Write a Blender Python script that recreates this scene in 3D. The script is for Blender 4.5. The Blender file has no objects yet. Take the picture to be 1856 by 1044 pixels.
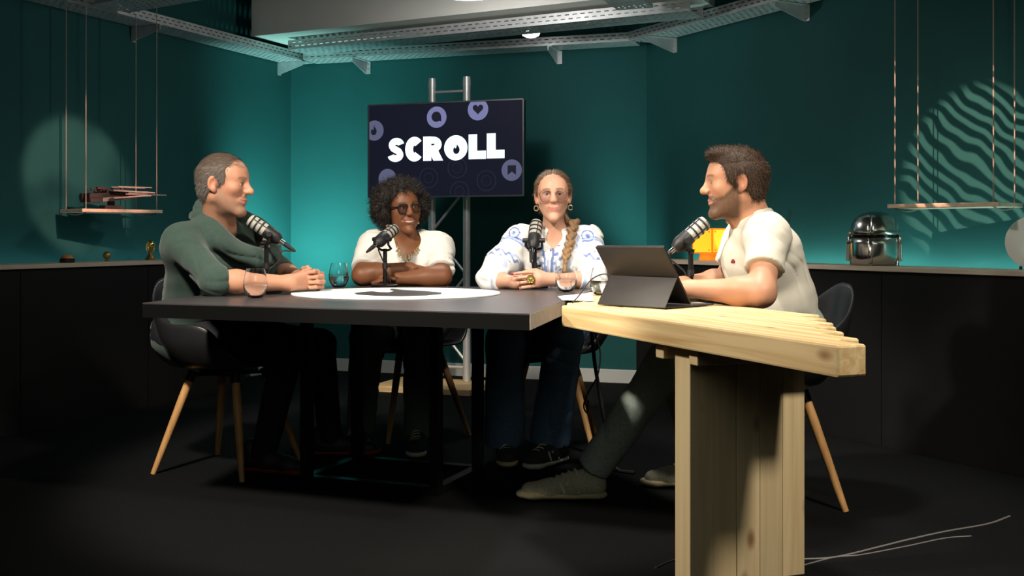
import bpy, bmesh, math, random
import numpy as np
from mathutils import Vector, Matrix

random.seed(7)
SC = bpy.context.scene
COL = SC.collection

# ------------------------------------------------------------------ camera
CAMZ, FPX, CX, HY = 0.97, 2000.0, 928.0, 428.0      # eye height, focal length and horizon in the 1856x1044 frame
cam_d = bpy.data.cameras.new('camera'); cam = bpy.data.objects.new('camera', cam_d); COL.objects.link(cam)
cam_d.sensor_width = 36.0; cam_d.lens = FPX / 1856 * 36.0
cam_d.shift_y = -(522 - HY) / 1856.0
cam.location = (0, 0, CAMZ); cam.rotation_euler = (math.pi/2, 0, 0)
cam_d.clip_start = 0.05
SC.camera = cam

# ------------------------------------------------------------------ world, exposure
SC.view_settings.view_transform = 'Standard'; SC.view_settings.look = 'None'
SC.view_settings.exposure = 0.0; SC.view_settings.gamma = 1.0; SC.view_settings.use_curve_mapping = False
W = bpy.data.worlds.new('world'); SC.world = W; W.use_nodes = True
W.node_tree.nodes['Background'].inputs[0].default_value = (0.5, 0.75, 0.8, 1)
W.node_tree.nodes['Background'].inputs[1].default_value = 0.004

# ------------------------------------------------------------------ studio lights
def aim(o, tgt):
    o.rotation_euler = (Vector(tgt) - o.location).to_track_quat('-Z', 'Y').to_euler()
def spot(name, loc, tgt, watts, color, deg, blend=0.5, radius=0.1):
    d = bpy.data.lights.new(name, 'SPOT'); d.energy = watts; d.color = color
    d.spot_size = math.radians(deg); d.spot_blend = blend; d.shadow_soft_size = radius
    o = bpy.data.objects.new(name, d); COL.objects.link(o); o.location = loc; aim(o, tgt); return o
def area(name, loc, tgt, watts, color, sx, sy):
    d = bpy.data.lights.new(name, 'AREA'); d.energy = watts; d.color = color
    d.shape = 'RECTANGLE'; d.size = sx; d.size_y = sy
    o = bpy.data.objects.new(name, d); COL.objects.link(o); o.location = loc; aim(o, tgt); return o
WARM = (1.0, 0.90, 0.76); WHITE = (1.0, 0.96, 0.9); TEAL = (0.42, 1.0, 0.93); ICE = (0.55, 0.95, 1.0)
# studio spots on the grid above and in front of the set, aimed at the table
spot('key_spot', (-1.5, 2.2, 2.95), (-0.48, 4.08, 0.75), 760, WARM, 49, 0.3, 0.14)
spot('key_spot', (1.5, 1.7, 2.95), (0.58, 3.35, 0.75), 400, WARM, 57, 0.35, 0.14)
spot('side_spot', (-2.6, 2.3, 2.5), (0.45, 3.2, 0.55), 420, WARM, 34, 0.4, 0.12)
spot('top_spot', (0.55, 3.95, 2.65), (0.5, 3.95, 0.7), 175, WHITE, 80, 0.7, 0.12)
# broad weak washes on the ledges of the two side walls
spot('wash_spot', (-0.5, 2.2, 2.95), (2.15, 5.0, 0.86), 110, WARM, 30, 0.9, 0.12)
spot('wash_spot', (0.7, 2.2, 2.95), (-2.3, 6.1, 0.86), 80, WARM, 22, 0.9, 0.12)
# added soft frontal fill from the camera side, standing in for ambient light
area('front_fill', (0.2, -0.9, 2.3), (0.0, 4.4, 0.5), 13, (0.95, 1.0, 0.88), 2.0, 1.0)
# teal uplighters in front of the two corners, low behind table and people
spot('corner_uplight', (-1.50, 7.21, 0.50), (-1.50, 8.0, 1.38), 185, TEAL, 104, 0.9, 0.05)
spot('corner_uplight', (0.744, 6.70, 0.62), (1.04, 7.1, 1.30), 46, (0.55, 1.0, 0.93), 100, 0.9, 0.06)
# pattern projectors: a soft blob on the left wall, a wavy striped gobo on the right wall
def projector(name, loc, tgt, watts, col, deg, radius, stripes):
    o = spot(name, loc, tgt, watts, col, deg, .35, radius); d = o.data; d.use_nodes = True; nt = d.node_tree; N = nt.nodes; L = nt.links
    em = [n for n in N if n.type == 'EMISSION'][0]
    g = N.new('ShaderNodeNewGeometry'); vt = N.new('ShaderNodeVectorTransform'); vt.vector_type = 'VECTOR'; vt.convert_from = 'WORLD'; vt.convert_to = 'OBJECT'
    L.new(g.outputs['Incoming'], vt.inputs[0]); sp = N.new('ShaderNodeSeparateXYZ'); L.new(vt.outputs[0], sp.inputs[0])
    cb = N.new('ShaderNodeCombineXYZ'); k = 1/math.tan(math.radians(deg/2))
    for i, ax in enumerate('XY'):
        dv = N.new('ShaderNodeMath'); dv.operation = 'DIVIDE'; L.new(sp.outputs[ax], dv.inputs[0]); L.new(sp.outputs['Z'], dv.inputs[1])
        ml = N.new('ShaderNodeMath'); ml.operation = 'MULTIPLY'; ml.inputs[1].default_value = k; L.new(dv.outputs[0], ml.inputs[0]); L.new(ml.outputs[0], cb.inputs[i])
    if stripes:
        mp = N.new('ShaderNodeMapping'); mp.inputs['Rotation'].default_value = (0, 0, math.radians(38)); L.new(cb.outputs[0], mp.inputs[0])
        wv = N.new('ShaderNodeTexWave'); wv.bands_direction = 'Y'; wv.inputs['Scale'].default_value = 2.2; wv.inputs['Distortion'].default_value = 6.5
        wv.inputs['Detail'].default_value = 1.0; wv.inputs['Detail Scale'].default_value = .75; L.new(mp.outputs[0], wv.inputs['Vector'])
        rp = N.new('ShaderNodeValToRGB'); rp.color_ramp.elements[0].position = .42; rp.color_ramp.elements[1].position = .74; L.new(wv.outputs['Fac'], rp.inputs[0])
        out = rp.outputs[0]
    else:
        nz = N.new('ShaderNodeTexNoise'); nz.inputs['Scale'].default_value = 1.1; nz.inputs['Detail'].default_value = 1; L.new(cb.outputs[0], nz.inputs['Vector'])
        rp = N.new('ShaderNodeValToRGB'); rp.color_ramp.elements[0].position = .30; rp.color_ramp.elements[1].position = .52; rp.color_ramp.elements[0].color = (.15, .15, .15, 1); L.new(nz.outputs['Fac'], rp.inputs[0])
        out = rp.outputs[0]
    L.new(out, em.inputs['Strength'])
projector('striped_projector', (-0.2, 2.6, 2.75), (2.12, 5.05, 1.25), 1500, (1.0, .55, .40), 12.5, .004, True)
projector('blob_projector', (0.6, 2.8, 2.8), (-2.40, 6.15, 1.27), 1250, (1.0, .50, .38), 9.5, .03, False)

# ------------------------------------------------------------------ helpers
def J(px, py, Y):                      # point of the place seen at a pixel of the photograph, at depth Y
    return Vector(((px - CX) / FPX * Y, Y, CAMZ + (HY - py) / FPX * Y))
def G(px, py, z=0.0):                  # point of the place on the level z seen at a pixel
    Y = (CAMZ - z) * FPX / (py - HY)
    return Vector(((px - CX) / FPX * Y, Y, z))

class MB:
    def __init__(s): s.v = []; s.f = []; s.m = []
    def add(s, verts, faces, mi=0):
        o = len(s.v); s.v += [tuple(p) for p in verts]
        s.f += [tuple(i + o for i in f) for f in faces]; s.m += [mi] * len(faces); return s
    def box(s, c, size, ax=None, mi=0, bev=0.0):
        X, Y_, Z = ax if ax else (Vector((1,0,0)), Vector((0,1,0)), Vector((0,0,1)))
        c = Vector(c); hx, hy, hz = [q/2 for q in size]
        if bev <= 0:
            P = [c + X*sx*hx + Y_*sy*hy + Z*sz*hz for sz in (-1,1) for sy in (-1,1) for sx in (-1,1)]
            s.add(P, [(0,2,3,1),(4,5,7,6),(0,1,5,4),(2,6,7,3),(0,4,6,2),(1,3,7,5)], mi)
        else:
            b = min(bev, hx*.98, hy*.98, hz*.98)
            bm = bmesh.new(); bmesh.ops.create_cube(bm, size=1)
            for v in bm.verts: v.co = Vector((v.co.x*2*hx, v.co.y*2*hy, v.co.z*2*hz))
            bmesh.ops.bevel(bm, geom=bm.edges[:], offset=b, segments=2, affect='EDGES', profile=0.5)
            bm.verts.ensure_lookup_table()
            s.add([c + X*v.co.x + Y_*v.co.y + Z*v.co.z for v in bm.verts], [[v.index for v in f.verts] for f in bm.faces], mi)
            bm.free()
        return s
    def cyl(s, a, b, ra, rb=None, n=16, caps=True, mi=0):
        rb = ra if rb is None else rb
        a, b = Vector(a), Vector(b); d = (b - a).normalized()
        u = d.orthogonal().normalized(); w = d.cross(u)
        P = []
        for c, r in ((a, ra), (b, rb)):
            for i in range(n):
                t = 2*math.pi*i/n; P.append(c + u*math.cos(t)*r + w*math.sin(t)*r)
        F = [(i, (i+1) % n, n+(i+1) % n, n+i) for i in range(n)]
        if caps: F += [tuple(range(n-1, -1, -1)), tuple(range(n, 2*n))]
        return s.add(P, F, mi)
    def tube(s, pts, r, n=8, mi=0, caps=True):
        pts = [Vector(p) for p in pts]; k = len(pts)
        rs = r if isinstance(r, (list, tuple)) else [r]*k
        d0 = (pts[1]-pts[0]).normalized(); u = d0.orthogonal().normalized(); P = []
        for i, p in enumerate(pts):
            d = (pts[min(i+1, k-1)] - pts[max(i-1, 0)]).normalized()
            u = (u - d*u.dot(d)).normalized(); w = d.cross(u)
            for j in range(n):
                t = 2*math.pi*j/n; P.append(p + u*math.cos(t)*rs[i] + w*math.sin(t)*rs[i])
        F = [(i*n+j, i*n+(j+1) % n, (i+1)*n+(j+1) % n, (i+1)*n+j) for i in range(k-1) for j in range(n)]
        if caps: F += [tuple(range(n-1, -1, -1)), tuple(range((k-1)*n, k*n))]
        return s.add(P, F, mi)
    def lathe(s, prof, c=(0,0,0), n=32, ax=None, mi=0, close=True):     # prof: [(r, h)]
        X, Y_, Z = ax if ax else (Vector((1,0,0)), Vector((0,1,0)), Vector((0,0,1)))
        c = Vector(c); P = []; k = len(prof)
        for r, h in prof:
            for j in range(n):
                t = 2*math.pi*j/n; P.append(c + X*math.cos(t)*r + Y_*math.sin(t)*r + Z*h)
        F = [(i*n+j, i*n+(j+1) % n, (i+1)*n+(j+1) % n, (i+1)*n+j) for i in range(k-1) for j in range(n)]
        if close:
            if prof[0][0] > 1e-6: F.append(tuple(range(n-1, -1, -1)))
            if prof[-1][0] > 1e-6: F.append(tuple(range((k-1)*n, k*n)))
        return s.add(P, F, mi)
    def prism(s, poly, z0, z1, mi=0, T=None):        # poly CCW in xy, T maps (x,y,z)->world
        n = len(poly); f = T if T else (lambda x, y, z: Vector((x, y, z)))
        P = [f(x, y, z0) for x, y in poly] + [f(x, y, z1) for x, y in poly]
        F = [(i, (i+1) % n, n+(i+1) % n, n+i) for i in range(n)] + [tuple(range(n-1, -1, -1)), tuple(range(n, 2*n))]
        return s.add(P, F, mi)
    def build(s, name, mat, parent=None, smooth=False, angle=40, org=None):
        me = bpy.data.meshes.new(name)
        off = Vector(org) if org is not None else None
        inv = parent.matrix_world.inverted() if (parent is not None and off is None) else None
        vs = s.v
        if off is not None: vs = [tuple(Vector(p) - off) for p in vs]
        elif parent is not None: vs = [tuple(inv @ Vector(p)) for p in vs]
        me.from_pydata(vs, [], s.f); me.validate(verbose=False); me.update()
        for m in (mat if isinstance(mat, (list, tuple)) else [mat]): me.materials.append(m)
        if any(s.m) and len(me.polygons) == len(s.m): me.polygons.foreach_set('material_index', s.m)
        o = bpy.data.objects.new(name, me); COL.objects.link(o)
        if off is not None: o.location = off
        if parent is not None:
            o.parent = parent
            if off is None: o.matrix_world = parent.matrix_world.copy()
        bm = bmesh.new(); bm.from_mesh(me); bmesh.ops.recalc_face_normals(bm, faces=bm.faces[:]); bm.to_mesh(me); bm.free()
        if smooth:
            me.polygons.foreach_set('use_smooth', [True]*len(me.polygons))
            try: me.set_sharp_from_angle(angle=math.radians(angle))
            except Exception: pass
        return o

def tag(o, label, cat, group=None):
    o['label'] = label; o['category'] = cat
    if group: o['group'] = group
    return o
def thing(name, label, cat, loc=(0,0,0), rz=0.0, group=None):
    o = bpy.data.objects.new(name, None); COL.objects.link(o); o.empty_display_size = .1
    o.location = loc; o.rotation_euler = (0, 0, rz)
    o.matrix_world = Matrix.Translation(Vector(loc)) @ Matrix.Rotation(rz, 4, 'Z')
    return tag(o, label, cat, group)
def struct(o): o['kind'] = 'structure'; return o
def copy_tree(o, parent=None):
    c = o.copy(); COL.objects.link(c); c.parent = parent
    if parent is not None: c.matrix_parent_inverse = o.matrix_parent_inverse.copy()
    for ch in list(o.children): copy_tree(ch, c)
    return c

# ------------------------------------------------------------------ materials
def mat(name, col, rough=0.5, metal=0.0, noise=0.0, nscale=20.0, bump=0.0, bscale=200.0, stretch=(1,1,1), col2=None,
        spec=0.5, emit=None, estr=0.0, coords='Object', alpha=1.0, trans=0.0, ior=1.45, sss=0.0, sheen=0.0):
    m = bpy.data.materials.new(name); m.use_nodes = True; nt = m.node_tree; N = nt.nodes; L = nt.links
    b = N['Principled BSDF']
    b.inputs['Base Color'].default_value = (*col, 1); b.inputs['Roughness'].default_value = rough
    b.inputs['Metallic'].default_value = metal; b.inputs['Specular IOR Level'].default_value = spec
    b.inputs['IOR'].default_value = ior; b.inputs['Transmission Weight'].default_value = trans
    if sheen: b.inputs['Sheen Weight'].default_value = sheen
    if sss:
        b.inputs['Subsurface Weight'].default_value = sss; b.inputs['Subsurface Radius'].default_value = (.012, .004, .002)
        b.inputs['Subsurface Scale'].default_value = 1.0
    if emit: b.inputs['Emission Color'].default_value = (*emit, 1); b.inputs['Emission Strength'].default_value = estr
    if noise or bump or col2:
        tc = N.new('ShaderNodeTexCoord'); mp = N.new('ShaderNodeMapping'); mp.inputs['Scale'].default_value = stretch
        L.new(tc.outputs[coords], mp.inputs['Vector'])
    if noise or col2:
        t = N.new('ShaderNodeTexNoise'); t.inputs['Scale'].default_value = nscale; t.inputs['Detail'].default_value = 6
        L.new(mp.outputs[0], t.inputs['Vector'])
        r = N.new('ShaderNodeValToRGB'); c2 = col2 if col2 else tuple(max(0, c*(1-noise)) for c in col)
        r.color_ramp.elements[0].position = .3; r.color_ramp.elements[1].position = .7
        r.color_ramp.elements[0].color = (*c2, 1); r.color_ramp.elements[1].color = (*col, 1)
        L.new(t.outputs['Fac'], r.inputs[0]); L.new(r.outputs[0], b.inputs['Base Color'])
    if bump:
        t2 = N.new('ShaderNodeTexNoise'); t2.inputs['Scale'].default_value = bscale; t2.inputs['Detail'].default_value = 4
        L.new(mp.outputs[0], t2.inputs['Vector'])
        bp = N.new('ShaderNodeBump'); bp.inputs['Strength'].default_value = bump; bp.inputs['Distance'].default_value = .003
        L.new(t2.outputs['Fac'], bp.inputs['Height']); L.new(bp.outputs[0], b.inputs['Normal'])
    return m

def wood_mat(name, light, dark, axis=1, scale=1.0, rough=.55, knots=True):
    """timber with grain running along the given object axis, a colour shift per piece and scattered knots"""
    m = bpy.data.materials.new(name); m.use_nodes = True; nt = m.node_tree; N = nt.nodes; L = nt.links
    b = N['Principled BSDF']; b.inputs['Roughness'].default_value = rough
    tc = N.new('ShaderNodeTexCoord'); oi = N.new('ShaderNodeObjectInfo')
    mu = N.new('ShaderNodeMath'); mu.operation = 'MULTIPLY'; mu.inputs[1].default_value = 37.0
    L.new(oi.outputs['Random'], mu.inputs[0])
    ad = N.new('ShaderNodeVectorMath'); ad.operation = 'ADD'
    L.new(tc.outputs['Object'], ad.inputs[0]); L.new(mu.outputs[0], ad.inputs[1])
    def mapped(sc):
        mp = N.new('ShaderNodeMapping'); mp.inputs['Scale'].default_value = sc; L.new(ad.outputs[0], mp.inputs['Vector']); return mp.outputs[0]
    def axs(along, across): s = [across]*3; s[axis] = along; return s
    g = N.new('ShaderNodeTexNoise'); g.inputs['Scale'].default_value = scale; g.inputs['Detail'].default_value = 5; g.inputs['Distortion'].default_value = .6
    L.new(mapped(axs(1.4, 42)), g.inputs['Vector'])
    r = N.new('ShaderNodeValToRGB'); r.color_ramp.elements[0].position = .32; r.color_ramp.elements[1].position = .62
    r.color_ramp.elements[0].color = (*dark, 1); r.color_ramp.elements[1].color = (*light, 1)
    L.new(g.outputs['Fac'], r.inputs[0]); out = r.outputs[0]
    if knots:
        v = N.new('ShaderNodeTexVoronoi'); v.inputs['Scale'].default_value = 1.0; v.inputs['Randomness'].default_value = 1.0
        L.new(mapped(axs(4.2, 9)), v.inputs['Vector'])
        kr = N.new('ShaderNodeValToRGB'); kr.color_ramp.elements[0].position = .05; kr.color_ramp.elements[1].position = .16
        kr.color_ramp.elements[0].color = (.35, .2, .12, 1); kr.color_ramp.elements[1].color = (1, 1, 1, 1)
        L.new(v.outputs['Distance'], kr.inputs[0])
        mx = N.new('ShaderNodeMix'); mx.data_type = 'RGBA'; mx.blend_type = 'MULTIPLY'; mx.inputs[0].default_value = .85
        L.new(out, mx.inputs[6]); L.new(kr.outputs[0], mx.inputs[7]); out = mx.outputs[2]
    hv = N.new('ShaderNodeHueSaturation'); mr = N.new('ShaderNodeMapRange')
    mr.inputs[3].default_value = .86; mr.inputs[4].default_value = 1.08
    L.new(oi.outputs['Random'], mr.inputs[0]); L.new(mr.outputs[0], hv.inputs['Value']); L.new(out, hv.inputs['Color'])
    L.new(hv.outputs[0], b.inputs['Base Color'])
    bp = N.new('ShaderNodeBump'); bp.inputs['Strength'].default_value = .25; bp.inputs['Distance'].default_value = .002
    L.new(g.outputs['Fac'], bp.inputs['Height']); L.new(bp.outputs[0], b.inputs['Normal'])
    return m

M = {}
M['teal'] = mat('teal_paint', (.015, .086, .086), .7, spec=.15, noise=.10, nscale=3.0, bump=.08, bscale=90, coords='Object')
M['carpet'] = mat('black_carpet', (.007, .0075, .008), .95, noise=.75, nscale=220, bump=1.0, bscale=260, spec=.1)
M['black_panel'] = mat('black_panel', (.0075, .007, .007), .55, noise=.2, nscale=8, spec=.25)
M['black_lam'] = mat('black_laminate', (.045, .040, .044), .34, noise=.15, nscale=60, spec=.45)
M['black_edge'] = mat('black_edging', (.004, .004, .004), .8, spec=.05)
M['grey_edge'] = mat('lit_side_grey', (.28, .24, .20), .6, noise=.25, nscale=50)
M['black_steel'] = mat('black_steel', (.012, .012, .013), .38, .6, noise=.1, nscale=30)
M['galv'] = mat('galvanised_steel', (.58, .59, .60), .45, .45, noise=.22, nscale=14)
M['alu'] = mat('aluminium', (.60, .61, .60), .4, .55, noise=.1, nscale=30)
M['white_plaster'] = mat('white_plaster', (.62, .62, .58), .8, noise=.05, nscale=6)
M['ceiling'] = mat('dark_ceiling', (.03, .05, .05), .9, noise=.1, nscale=5)
M['base_white'] = mat('baseboard_white', (.50, .50, .48), .5, noise=.06, nscale=10)
M['ledge'] = mat('ledge_wood', (.60, .50, .40), .45, noise=.22, nscale=6, stretch=(1, 1, 30))
M['pine'] = wood_mat('pine_beam', (.80, .60, .32), (.56, .36, .15), axis=1)
M['pine_v'] = wood_mat('pine_plank', (.66, .52, .30), (.56, .42, .225), axis=2)
M['ply'] = wood_mat('plywood', (.62, .42, .22), (.50, .32, .15), axis=0, knots=False)
M['shelf'] = wood_mat('shelf_wood', (.66, .54, .40), (.54, .42, .29), axis=0, knots=False)
M['legwood'] = wood_mat('beech_leg', (.55, .30, .11), (.42, .21, .07), axis=2, knots=False)
M['shell'] = mat('black_plastic_shell', (.016, .016, .018), .38, noise=.1, nscale=40)
M['black'] = mat('black_matt', (.010, .010, .011), .5, noise=.15, nscale=60)
M['rubber'] = mat('black_rubber', (.012, .012, .012), .6, noise=.1, nscale=60)
M['mic_mesh'] = mat('pale_mic_mesh', (.50, .48, .43), .55, .3, noise=.25, nscale=900, bump=.6, bscale=1200)
M['chrome'] = mat('chrome', (.85, .85, .85), .12, 1.0, noise=.03, nscale=20)
M['steel_helm'] = mat('polished_steel', (.72, .70, .66), .22, 1.0, noise=.06, nscale=8)
M['gold'] = mat('gold', (.85, .58, .16), .25, 1.0, noise=.08, nscale=40)
M['old_gold'] = mat('old_gold', (.42, .28, .10), .4, .9, noise=.3, nscale=60)
M['white_card'] = mat('white_card', (.86, .86, .84), .6, noise=.02, nscale=10)
M['disc_white'] = mat('white_print', (.84, .84, .82), .45, noise=.02, nscale=10)
M['print_black'] = mat('black_print', (.02, .02, .02), .5, noise=.1, nscale=30)
M['folio'] = mat('charcoal_folio', (.026, .023, .022), .55, noise=.15, nscale=120, bump=.2, bscale=700)
M['screen_off'] = mat('dark_glass', (.01, .01, .012), .08, noise=.05, nscale=4)
M['keys'] = mat('grey_keys', (.10, .10, .10), .6, noise=.1, nscale=80)
M['amber'] = mat('amber_dome', (.55, .22, .06), .3, noise=.1, nscale=30)
M['plate_grey'] = mat('grey_bricks', (.36, .31, .29), .45, noise=.25, nscale=60)
M['plate_dark'] = mat('dark_bricks', (.035, .025, .025), .5, noise=.2, nscale=60)
M['plate_red'] = mat('maroon_bricks', (.12, .03, .03), .5, noise=.2, nscale=60)
M['cord'] = mat('pale_cord', (.30, .27, .23), .7, noise=.1, nscale=200)
M['leaf'] = mat('dark_leaf', (.03, .04, .035), .6, noise=.3, nscale=60)
M['lamp'] = mat('lamp_diffuser', (.9, .9, .9), .5, noise=.02, nscale=5, emit=(1, .98, .95), estr=9.0)
M['block_yellow'] = mat('lit_yellow_panel', (.95, .55, .05), .4, noise=.05, nscale=9, emit=(1.0, .52, .015), estr=1.05)
M['block_orange'] = mat('lit_orange_frame', (.9, .3, .03), .4, noise=.05, nscale=9, emit=(1.0, .20, .004), estr=.75)
def glass_mat(name, col, rough=0.0, ior=1.45):
    m = bpy.data.materials.new(name); m.use_nodes = True; N = m.node_tree.nodes; L = m.node_tree.links
    b = N['Principled BSDF']; b.inputs['Base Color'].default_value = (*col, 1); b.inputs['Roughness'].default_value = rough
    b.inputs['Transmission Weight'].default_value = 1.0; b.inputs['IOR'].default_value = ior
    return m
M['glass'] = glass_mat('clear_glass', (.97, .985, .985))
M['water'] = glass_mat('water', (.96, .985, .985), 0, 1.33)
def lens_mat():
    m = bpy.data.materials.new('spectacle_lens'); m.use_nodes = True; N = m.node_tree.nodes; L = m.node_tree.links
    N.remove(N['Principled BSDF']); o = N['Material Output']; t = N.new('ShaderNodeBsdfTransparent'); t.inputs[0].default_value = (.93, .92, .95, 1)
    g = N.new('ShaderNodeBsdfGlossy'); g.inputs['Roughness'].default_value = .05; f = N.new('ShaderNodeFresnel'); f.inputs[0].default_value = 1.5
    x = N.new('ShaderNodeMixShader'); L.new(f.outputs[0], x.inputs[0]); L.new(t.outputs[0], x.inputs[1]); L.new(g.outputs[0], x.inputs[2]); L.new(x.outputs[0], o.inputs[0]); return m
M['lens'] = lens_mat()

# ------------------------------------------------------------------ the room
Z3 = Vector((0, 0, 1))
L0 = Vector((-1.619, 8.08, 0)); R0 = Vector((.882, 7.23, 0))
LD = Vector((-.3957, -.9184, 0)); RD = Vector((.480, -.8773, 0)); BD = (R0 - L0).normalized()
LN = Vector((.9184, -.3957, 0)); RN = Vector((-.8773, -.480, 0)); BN = Vector((BD.y, -BD.x, 0))   # into the room
if BN.y > 0: BN = -BN
H = 3.1
def wall(name, a, b, nrm, mt, z0=0.0, z1=H, th=.12):
    b0 = MB(); c = (a + b)/2 - nrm*th/2 + Z3*(z0+z1)/2; d = (b - a)
    b0.box(c, (d.length, th, z1 - z0), (d.normalized(), nrm, Z3))
    return struct(b0.build(name, mt, org=(a+b)/2))
wall('wall_back', L0 - BD*.1, R0 + BD*.06, BN, M['teal'])
wall('wall_left', L0, L0 + LD*5.2, LN, M['teal'])
wall('wall_right', R0, R0 + RD*5.0, RN, M['teal'])
fb = MB(); fb.add([(-4.5, .3, 0), (4.5, .3, 0), (4.5, 8.6, 0), (-4.5, 8.6, 0), (-4.5, .3, -.05), (4.5, .3, -.05), (4.5, 8.6, -.05), (-4.5, 8.6, -.05)],
       [(0,1,2,3), (7,6,5,4), (0,4,5,1), (1,5,6,2), (2,6,7,3), (3,7,4,0)])
struct(fb.build('floor', M['carpet']))
cb = MB(); cb.box((0, 5.5, H+.05), (9, 6.4, .1)); struct(cb.build('ceiling', M['ceiling']))
def skirting(name, a, b, nrm):
    q = MB(); d = b - a; q.box((a+b)/2 + nrm*.009 + Z3*.045, (d.length, .016, .09), (d.normalized(), nrm, Z3), bev=.004)
    struct(q.build(name, M['base_white'], org=(a+b)/2))
skirting('baseboard_back', L0, R0, BN)
skirting('baseboard_right', R0 + RD*.02, R0 + RD*.42, RN)
skirting('baseboard_left', L0 + LD*.02, L0 + LD*.5, LN)

# white boxed beam under the ceiling
AD = Vector((.888, -.460, 0)); AN = Vector((-.460, -.888, 0))
s0 = Vector((-1.735, 7.35, 0)); Ls = 3.02
q = MB(); q.box(s0 + AD*Ls/2 - AN*.25 + Z3*2.69, (Ls, .5, .78), (AD, AN, Z3)); struct(q.build('trim_1', M['white_plaster'], org=s0 + Z3*2.3))

# ------------------------------------------------------------------ black counters with a wooden ledge
def counter(label, a, d, nrm, length, gap=.095, depth=.235):
    t = thing('storage_counter', label, 'counter', a)
    q = MB(); q.box(a + d*length/2 + nrm*(gap + depth/2 - .008) + Z3*.404, (length, depth-.016, .806), (d, nrm, Z3)); q.build('body', M['black_panel'], t)
    q = MB(); q.box(a + d*(length/2-.004) + nrm*(gap + depth/2) + Z3*.819, (length+.008, depth, .022), (d, nrm, Z3), bev=.002); q.build('ledge', M['ledge'], t)
    n = 3 if length > 3 else 2
    for i in range(1, n+1):                                   # thin panel joints on the front
        q = MB(); q.box(a + d*length*i/(n+1) + nrm*(gap + depth - .0155) + Z3*.40, (.003, .002, .79), (d, nrm, Z3)); q.build('panel_joint', M['black_edge'], t)
    return t
counter('long black counter with pale wooden ledge along the left wall', L0 + LD*.95, LD, LN, 3.6)
counter('long black counter with pale wooden ledge along the right wall, below the steel helmet', R0 + RD*.33, RD, RN, 3.9)
# light strips lying in the gap between ledge and wall
def led(name, a, d, nrm, length, watts, col):
    dl = bpy.data.lights.new(name, 'AREA'); dl.energy = watts; dl.color = col; dl.shape = 'RECTANGLE'; dl.size = length; dl.size_y = .02
    o = bpy.data.objects.new(name, dl); COL.objects.link(o)
    zax = -(Z3*.95 + nrm*.05).normalized(); xax = d; yax = zax.cross(xax)
    o.matrix_world = Matrix(((xax.x, yax.x, zax.x, 0), (xax.y, yax.y, zax.y, 0), (xax.z, yax.z, zax.z, 0), (0, 0, 0, 1)))
    o.location = a + d*length/2 + nrm*.055 + Z3*.79
led('ledge_light', R0 + RD*.45, RD, RN, 3.0, 8.0, (.62, 1.0, .90))
led('ledge_light', L0 + LD*1.0, LD, LN, 3.0, 1.2, (.6, .95, 1.0))

# ------------------------------------------------------------------ perforated cable trays under the ceiling
def sheet(mb, o, U, V, length, wid, rows, period=.05, slot=.028, sw=.007):
    n = int(length / period); cuts = [0.0]
    for r in rows: cuts += [r - sw/2, r + sw/2]
    cuts.append(wid)
    def quad(u0, u1, v0, v1): mb.add([o+U*u0+V*v0, o+U*u1+V*v0, o+U*u1+V*v1, o+U*u0+V*v1], [(0,1,2,3)])
    for k in range(len(cuts)-1):
        v0, v1 = cuts[k], cuts[k+1]
        if k % 2 == 0: quad(0, length, v0, v1); continue
        ph = (k//2 % 2) * period*.5; u = 0.0
        for i in range(n):
            s = ph + i*period + (period-slot)/2
            if s + slot > length: break
            quad(u, s, v0, v1); u = s + slot
        quad(u, length, v0, v1)
TZ = 2.218
def tray(label, a, d, nf, length, width=.20, height=.056, z=TZ):
    """a: near bottom edge start, d: run, nf: from near rail to far rail"""
    t = thing('cable_tray', label, 'cable tray', a + Z3*z, group=None)
    q = MB(); sheet(q, a + Z3*z, d, nf, length, width, [width*f for f in (.12, .27, .42, .58, .73, .88)], .048, .022, .010); q.build('perforated_base', M['galv'], t)
    for off in (0.0, width):
        q = MB(); sheet(q, a + nf*off + Z3*z, d, Z3, length, height, [height*.33, height*.72], .05, .028, .0055)
        lip = nf*(.008 if off == 0 else -.008)
        q.add([a+nf*off+Z3*(z+height), a+nf*off+d*length+Z3*(z+height), a+nf*off+d*length+lip+Z3*(z+height), a+nf*off+lip+Z3*(z+height)], [(0,1,2,3)])
        q.build('side_rail', M['galv'], t)
    return t
GAP = .012
tray('perforated steel cable tray fixed along the back wall, above the television', L0 + BN*(.20+GAP) + BD*.22, BD, -BN, 2.38)
tray('perforated steel cable tray running along the left wall into the corner', L0 + LN*(.20+GAP) + LD*.02, LD, -LN, 4.3)
tray('perforated steel cable tray running along the right wall out of the corner', R0 + RN*(.20+GAP) + RD*.10, RD, -RN, 2.0)
tray('perforated steel cable tray hanging below the white beam, in front of the back tray', Vector((-1.50, 7.39, 0)), AD, -AN, 2.80, .23, .062)
tray('short perforated tray branching off at the top left corner of the picture', Vector((-2.28, 5.96, 0)), Vector((.83, -.557, 0)), Vector((.557, .83, 0)), 1.9, .25)
tray('short perforated tray branching towards the camera at the top right of the picture', Vector((.585, 6.10, 0)), Vector((-.36, -.933, 0)), Vector((.933, -.36, 0)), 1.3, .20)

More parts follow.
